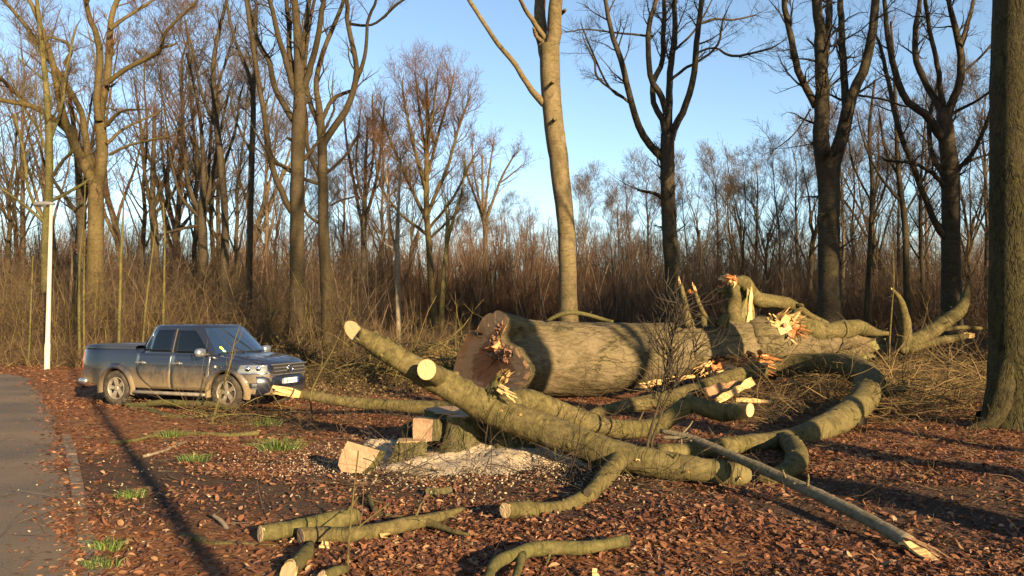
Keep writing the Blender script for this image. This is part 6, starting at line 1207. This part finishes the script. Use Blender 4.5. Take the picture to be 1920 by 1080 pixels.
# windscreen
def screen(z0, z1, f, off, front=True):
    nu, nv = 18, 10; V = []
    for i in range(nv + 1):
        z = z0 + (z1 - z0) * i / nv; hw = gprof(z)[2] - f
        for j in range(nu + 1):
            y = -hw + 2 * hw * j / nu; x = float(gX(y, z)) + off if front else gprof(z)[0] - off
            V.append((x, y, z))
    I = np.arange((nv + 1) * (nu + 1)).reshape(nv + 1, nu + 1); b = MB(); q = np.stack([I[:-1, :-1], I[:-1, 1:], I[1:, 1:], I[1:, :-1]], -1).reshape(-1, 4); b.add(V, q if front else q[:, ::-1]); return b
ws = part('windscreen', screen(1.205, 1.75, .085, .008), 'screen'); part('rear_screen', screen(1.30, 1.72, .14, .006, False), 'glass')
for (y, z, r_, m_) in ((-.64, 1.315, .036, 'stickery'), (-.63, 1.25, .036, 'stickerg')):
    b = MB(); a = np.linspace(0, 2 * np.pi, 16, endpoint=False); V = [(float(gX(y, z)) + .014, y, z)] + [(float(gX(y + r_ * math.cos(q), z + r_ * math.sin(q))) + .013, y + r_ * math.cos(q), z + r_ * math.sin(q)) for q in a]; b.add(V, None, [(0, 1 + j, 1 + (j + 1) % 16) for j in range(16)]); b.build('windscreen_sticker', M[m_], ws, False)
b = MB()
for y0, y1 in ((-.7, -.05), (.0, .62)): 
    P = np.array([(float(gX(y, z)) + .022, y, z) for y, z in zip(np.linspace(y0, y1, 6), np.linspace(1.225, 1.235, 6))]); b.tubes(P, np.full(6, .010), 5)
b.build('wiper', M['blackp'], ws)
b = MB(); b.box((.75, 0, 1.70), (.03, .2, .06)); b.build('rear_view_mirror', M['blackp'], ws, False)
# bonnet crease panel, bed cover, tailgate, bumpers
b = MB(); V = []; nu, nv = 14, 12
for i in range(nv + 1):
    x = 1.22 + (2.30 - 1.22) * i / nv
    for j in range(nu + 1):
        u = -1 + 2 * j / nu; hwid = float(sY(x, float(zt(x)) - .05)) * .86; y = u * hwid; cr = .035 * (1 - .55 * abs(u) ** 1.5) + .014 * np.exp(-((abs(u) - .62) / .10) ** 2); V.append((x, y, float(zt(x)) + cr + .010 - (.0 if i < nv else .03)))
I = np.arange((nv + 1) * (nu + 1)).reshape(nv + 1, nu + 1); q = np.stack([I[:-1, :-1], I[1:, :-1], I[1:, 1:], I[:-1, 1:]], -1).reshape(-1, 4); V = np.array(V)
rim = np.concatenate([I[0, :-1], I[:-1, -1], I[-1, :0:-1], I[:0:-1, 0]]); m_ = len(rim); J = np.arange(m_); b.add(np.vstack([V, V[rim] - np.array((0, 0, .03))]), np.vstack([q, np.stack([rim, rim[(J + 1) % m_], len(V) + (J + 1) % m_, len(V) + J], -1)])); part('bonnet', b, 'paint')
b = MB(); rows = []
for x, h, wd in ((-2.64, 1.285, .80), (-2.60, 1.335, .84), (-2.45, 1.365, .86), (-1.9, 1.372, .875), (-1.3, 1.365, .875), (-1.02, 1.35, .87)):
    rows.append([(x, -wd, 1.27), (x, -wd, h - .03), (x, -wd + .06, h), (x, 0, h + .015), (x, wd - .06, h), (x, wd, h - .03), (x, wd, 1.27)])
V = np.array(rows); I = np.arange(6 * 7).reshape(6, 7); b.add(V.reshape(-1, 3), np.stack([I[:-1, :-1], I[1:, :-1], I[1:, 1:], I[:-1, 1:]], -1).reshape(-1, 4), [(I[0, 0], I[0, j], I[0, j + 1]) for j in range(1, 6)]); part('bed_cover', b, 'cover')
b = MB(); b.box((-2.69, 0, .98), (.03, 1.45, .44)); part('tailgate', b, 'paint', False)
b = MB(); P = np.array([(-2.40, -.93, .53), (-2.62, -.90, .52), (-2.75, -.72, .52), (-2.78, 0, .52), (-2.75, .72, .52), (-2.62, .90, .52), (-2.40, .93, .53)]); b.tubes(catmull(P, 22), np.full(22, .065), 10, True, True); part('rear_bumper', b, 'greychrome')
# grille with slats, emblem, plate
b = MB(); b.box((2.445, 0, .865), (.03, 1.04, .235)); gr = part('grille', b, 'blackp', False)
for z, w_ in ((.975, 1.03), (.905, 1.02), (.835, 1.0), (.76, .95)):
    for s_ in (-1, 1): s0 = MB(); s0.box((2.466, s_ * (w_ / 4 + .04), z), (.025, w_ / 2 - .08 if z not in (.76, .975) else w_ / 2 + .07, .022)); s0.build('grille_slat', M['greychrome'], gr, False)
for y in np.linspace(-.45, .45, 9):
    if abs(y) > .1: s0 = MB(); s0.box((2.461, y, .868), (.014, .014, .20)); s0.build('grille_bar', M['blackp'], gr, False)
em = MB(); a = np.linspace(0, 2 * np.pi, 33); em.tubes(np.column_stack([np.full(33, 2.485), .088 * np.cos(a), .868 + .088 * np.sin(a)]), np.full(33, .012), 6)
for l_ in (((-.045, .075), (0, .012), (.045, .075)), ((-.075, .035), (-.038, -.068), (0, .0), (.038, -.068), (.075, .035))): em.tubes(np.column_stack([np.full(len(l_), 2.485), [p_[0] for p_ in l_], [.868 + p_[1] for p_ in l_]]), np.full(len(l_), .010), 5, True, True)
eo = em.build('emblem', M['chrome'], gr); em = MB(); em.tubes(np.array([(2.462, 0, .868), (2.478, 0, .868)]), np.array([.088, .088]), 24, cap1=True); em.build('emblem_disc', M['blackp'], eo)
b = MB(); P = []
for z, o_ in ((.74, .0), (.70, .035), (.60, .05), (.48, .04), (.40, .02), (.34, -.05)):
    P.append([(np.interp(abs(y), [0, .45, .68, .80], [2.44, 2.43, 2.36, 2.22]) + o_, y, z) for y in np.linspace(-.80, .80, 17)])
V = np.array(P); I = np.arange(6 * 17).reshape(6, 17); b.add(V.reshape(-1, 3), np.stack([I[:-1, :-1], I[1:, :-1], I[1:, 1:], I[:-1, 1:]], -1).reshape(-1, 4)); fb = part('front_bumper', b, 'navy')
b = MB(); b.box((2.492, 0, .43), (.02, .95, .11)); b.build('air_intake', M['blackp'], fb, False)
b = MB(); b.box((2.502, 0, .615), (.012, .52, .11)); pl = part('number_plate', b, 'plate', False)
for s_ in (-1, 1): b = MB(); b.box((2.5045, s_ * .24, .615), (.0125, .038, .108)); b.build('plate_band', M['plateblue'], pl, False)
cu = bpy.data.curves.new('plate_text', 'FONT'); cu.body = 'EJ-438-KP'; cu.size = .098; cu.align_x = 'CENTER'; cu.align_y = 'CENTER'; cu.extrude = .001; cu.offset = .0012; cu.materials.append(M['ink'])
tmpo = bpy.data.objects.new('plate_text', cu); COL.objects.link(tmpo); dg = bpy.context.evaluated_depsgraph_get(); tme = bpy.data.meshes.new_from_object(tmpo.evaluated_get(dg)); bpy.data.objects.remove(tmpo); to = bpy.data.objects.new('plate_text', tme); COL.objects.link(to); to.parent = pl; to.location = (2.5105, 0, .615); to.rotation_euler = (R_(90), 0, R_(90)); to.scale = (.80, 1, 1)
# wheels
def wheel(x, s_):
    wh = bpy.data.objects.new('wheel', None); COL.objects.link(wh); wh.parent = truck; wh.location = (x, s_ * .80, .385); wh.rotation_euler = (0, R_(12) * s_, 0 if s_ < 0 else math.pi)
    prof = [(.245, .10), (.262, .118), (.30, .126), (.345, .124), (.372, .112), (.384, .09), (.388, .03), (.388, -.03), (.384, -.09), (.372, -.112), (.30, -.126), (.245, -.10)]
    N = 48; a = np.linspace(0, 2 * np.pi, N, endpoint=False); V = np.array([[(r_ * math.cos(q), -y, r_ * math.sin(q)) for q in a] for r_, y in prof]); I = np.arange(len(prof) * N).reshape(-1, N); I2 = np.roll(I, -1, 1); b = MB(); b.add(V.reshape(-1, 3), np.stack([I[:-1], I2[:-1], I2[1:], I[1:]], -1).reshape(-1, 4))
    for q in np.linspace(0, 2 * np.pi, 40, endpoint=False):
        for yy, tw in ((-.075, .2), (.0, -.2), (.075, .2)): m_ = np.array(Matrix.Rotation(-q, 3, 'Y')); b.box(m_ @ np.array((.388, yy, 0)), (.014, .06, .032), m_)
    b.build('tyre', M['tyre'], wh)
    b = MB(); V = np.array([[(r_ * math.cos(q), -y, r_ * math.sin(q)) for q in a] for r_, y in ((.252, .108), (.243, .118), (.232, .112), (.225, .05), (.22, -.05))]); I = np.arange(5 * N).reshape(5, N); I2 = np.roll(I, -1, 1); b.add(V.reshape(-1, 3), np.stack([I[:-1], I2[:-1], I2[1:], I[1:]], -1).reshape(-1, 4)); ri = b.build('rim', M['alloy'], wh)
    for i in range(5):
        q = 2 * math.pi * i / 5 + .3; er, et = np.array((math.cos(q), 0, math.sin(q))), np.array((-math.sin(q), 0, math.cos(q))); b = MB(); V = []
        for r_, hw, y in ((.03, .035, .085), (.10, .034, .098), (.18, .045, .104), (.235, .062, .106)):
            V += [er * r_ + et * hw + np.array((0, -y, 0)), er * r_ - et * hw + np.array((0, -y, 0)), er * r_ - et * hw * .8 + np.array((0, -y + .05, 0)), er * r_ + et * hw * .8 + np.array((0, -y + .05, 0))]
        b.add(V, [(4 * k_ + j, 4 * k_ + 4 + j, 4 * k_ + 4 + (j + 1) % 4, 4 * k_ + (j + 1) % 4) for k_ in range(3) for j in range(4)]); b.build('spoke', M['alloy'], wh, False)
    b = MB(); b.tubes(np.array([(0, -.06, 0), (0, -.108, 0), (0, -.112, 0)]), np.array([.062, .058, .04]), 20, cap1=True); b.build('hub_cap', M['alloy'], wh)
    b = MB(); b.tubes(np.array([(0, -.03, 0), (0, -.035, 0)]), np.array([.235, .235]), 30, cap1=True); b.build('brake_disc', M['dark'], wh)
for x in (-1.55, 1.55):
    for s_ in (-1, 1): wheel(x, s_)
b = MB(); b.box((0, 0, .42), (4.0, 1.1, .12)); b.box((-1.55, 0, .385), (.1, 1.5, .1)); b.box((1.55, 0, .385), (.1, 1.5, .1)); part('chassis', b, 'dark', False)
print('tris', sum(len(m.loop_triangles) or sum(len(p.vertices) - 2 for p in m.polygons) for m in bpy.data.meshes) if False else sum(len(m.loops) - 2 * len(m.polygons) for m in bpy.data.meshes))
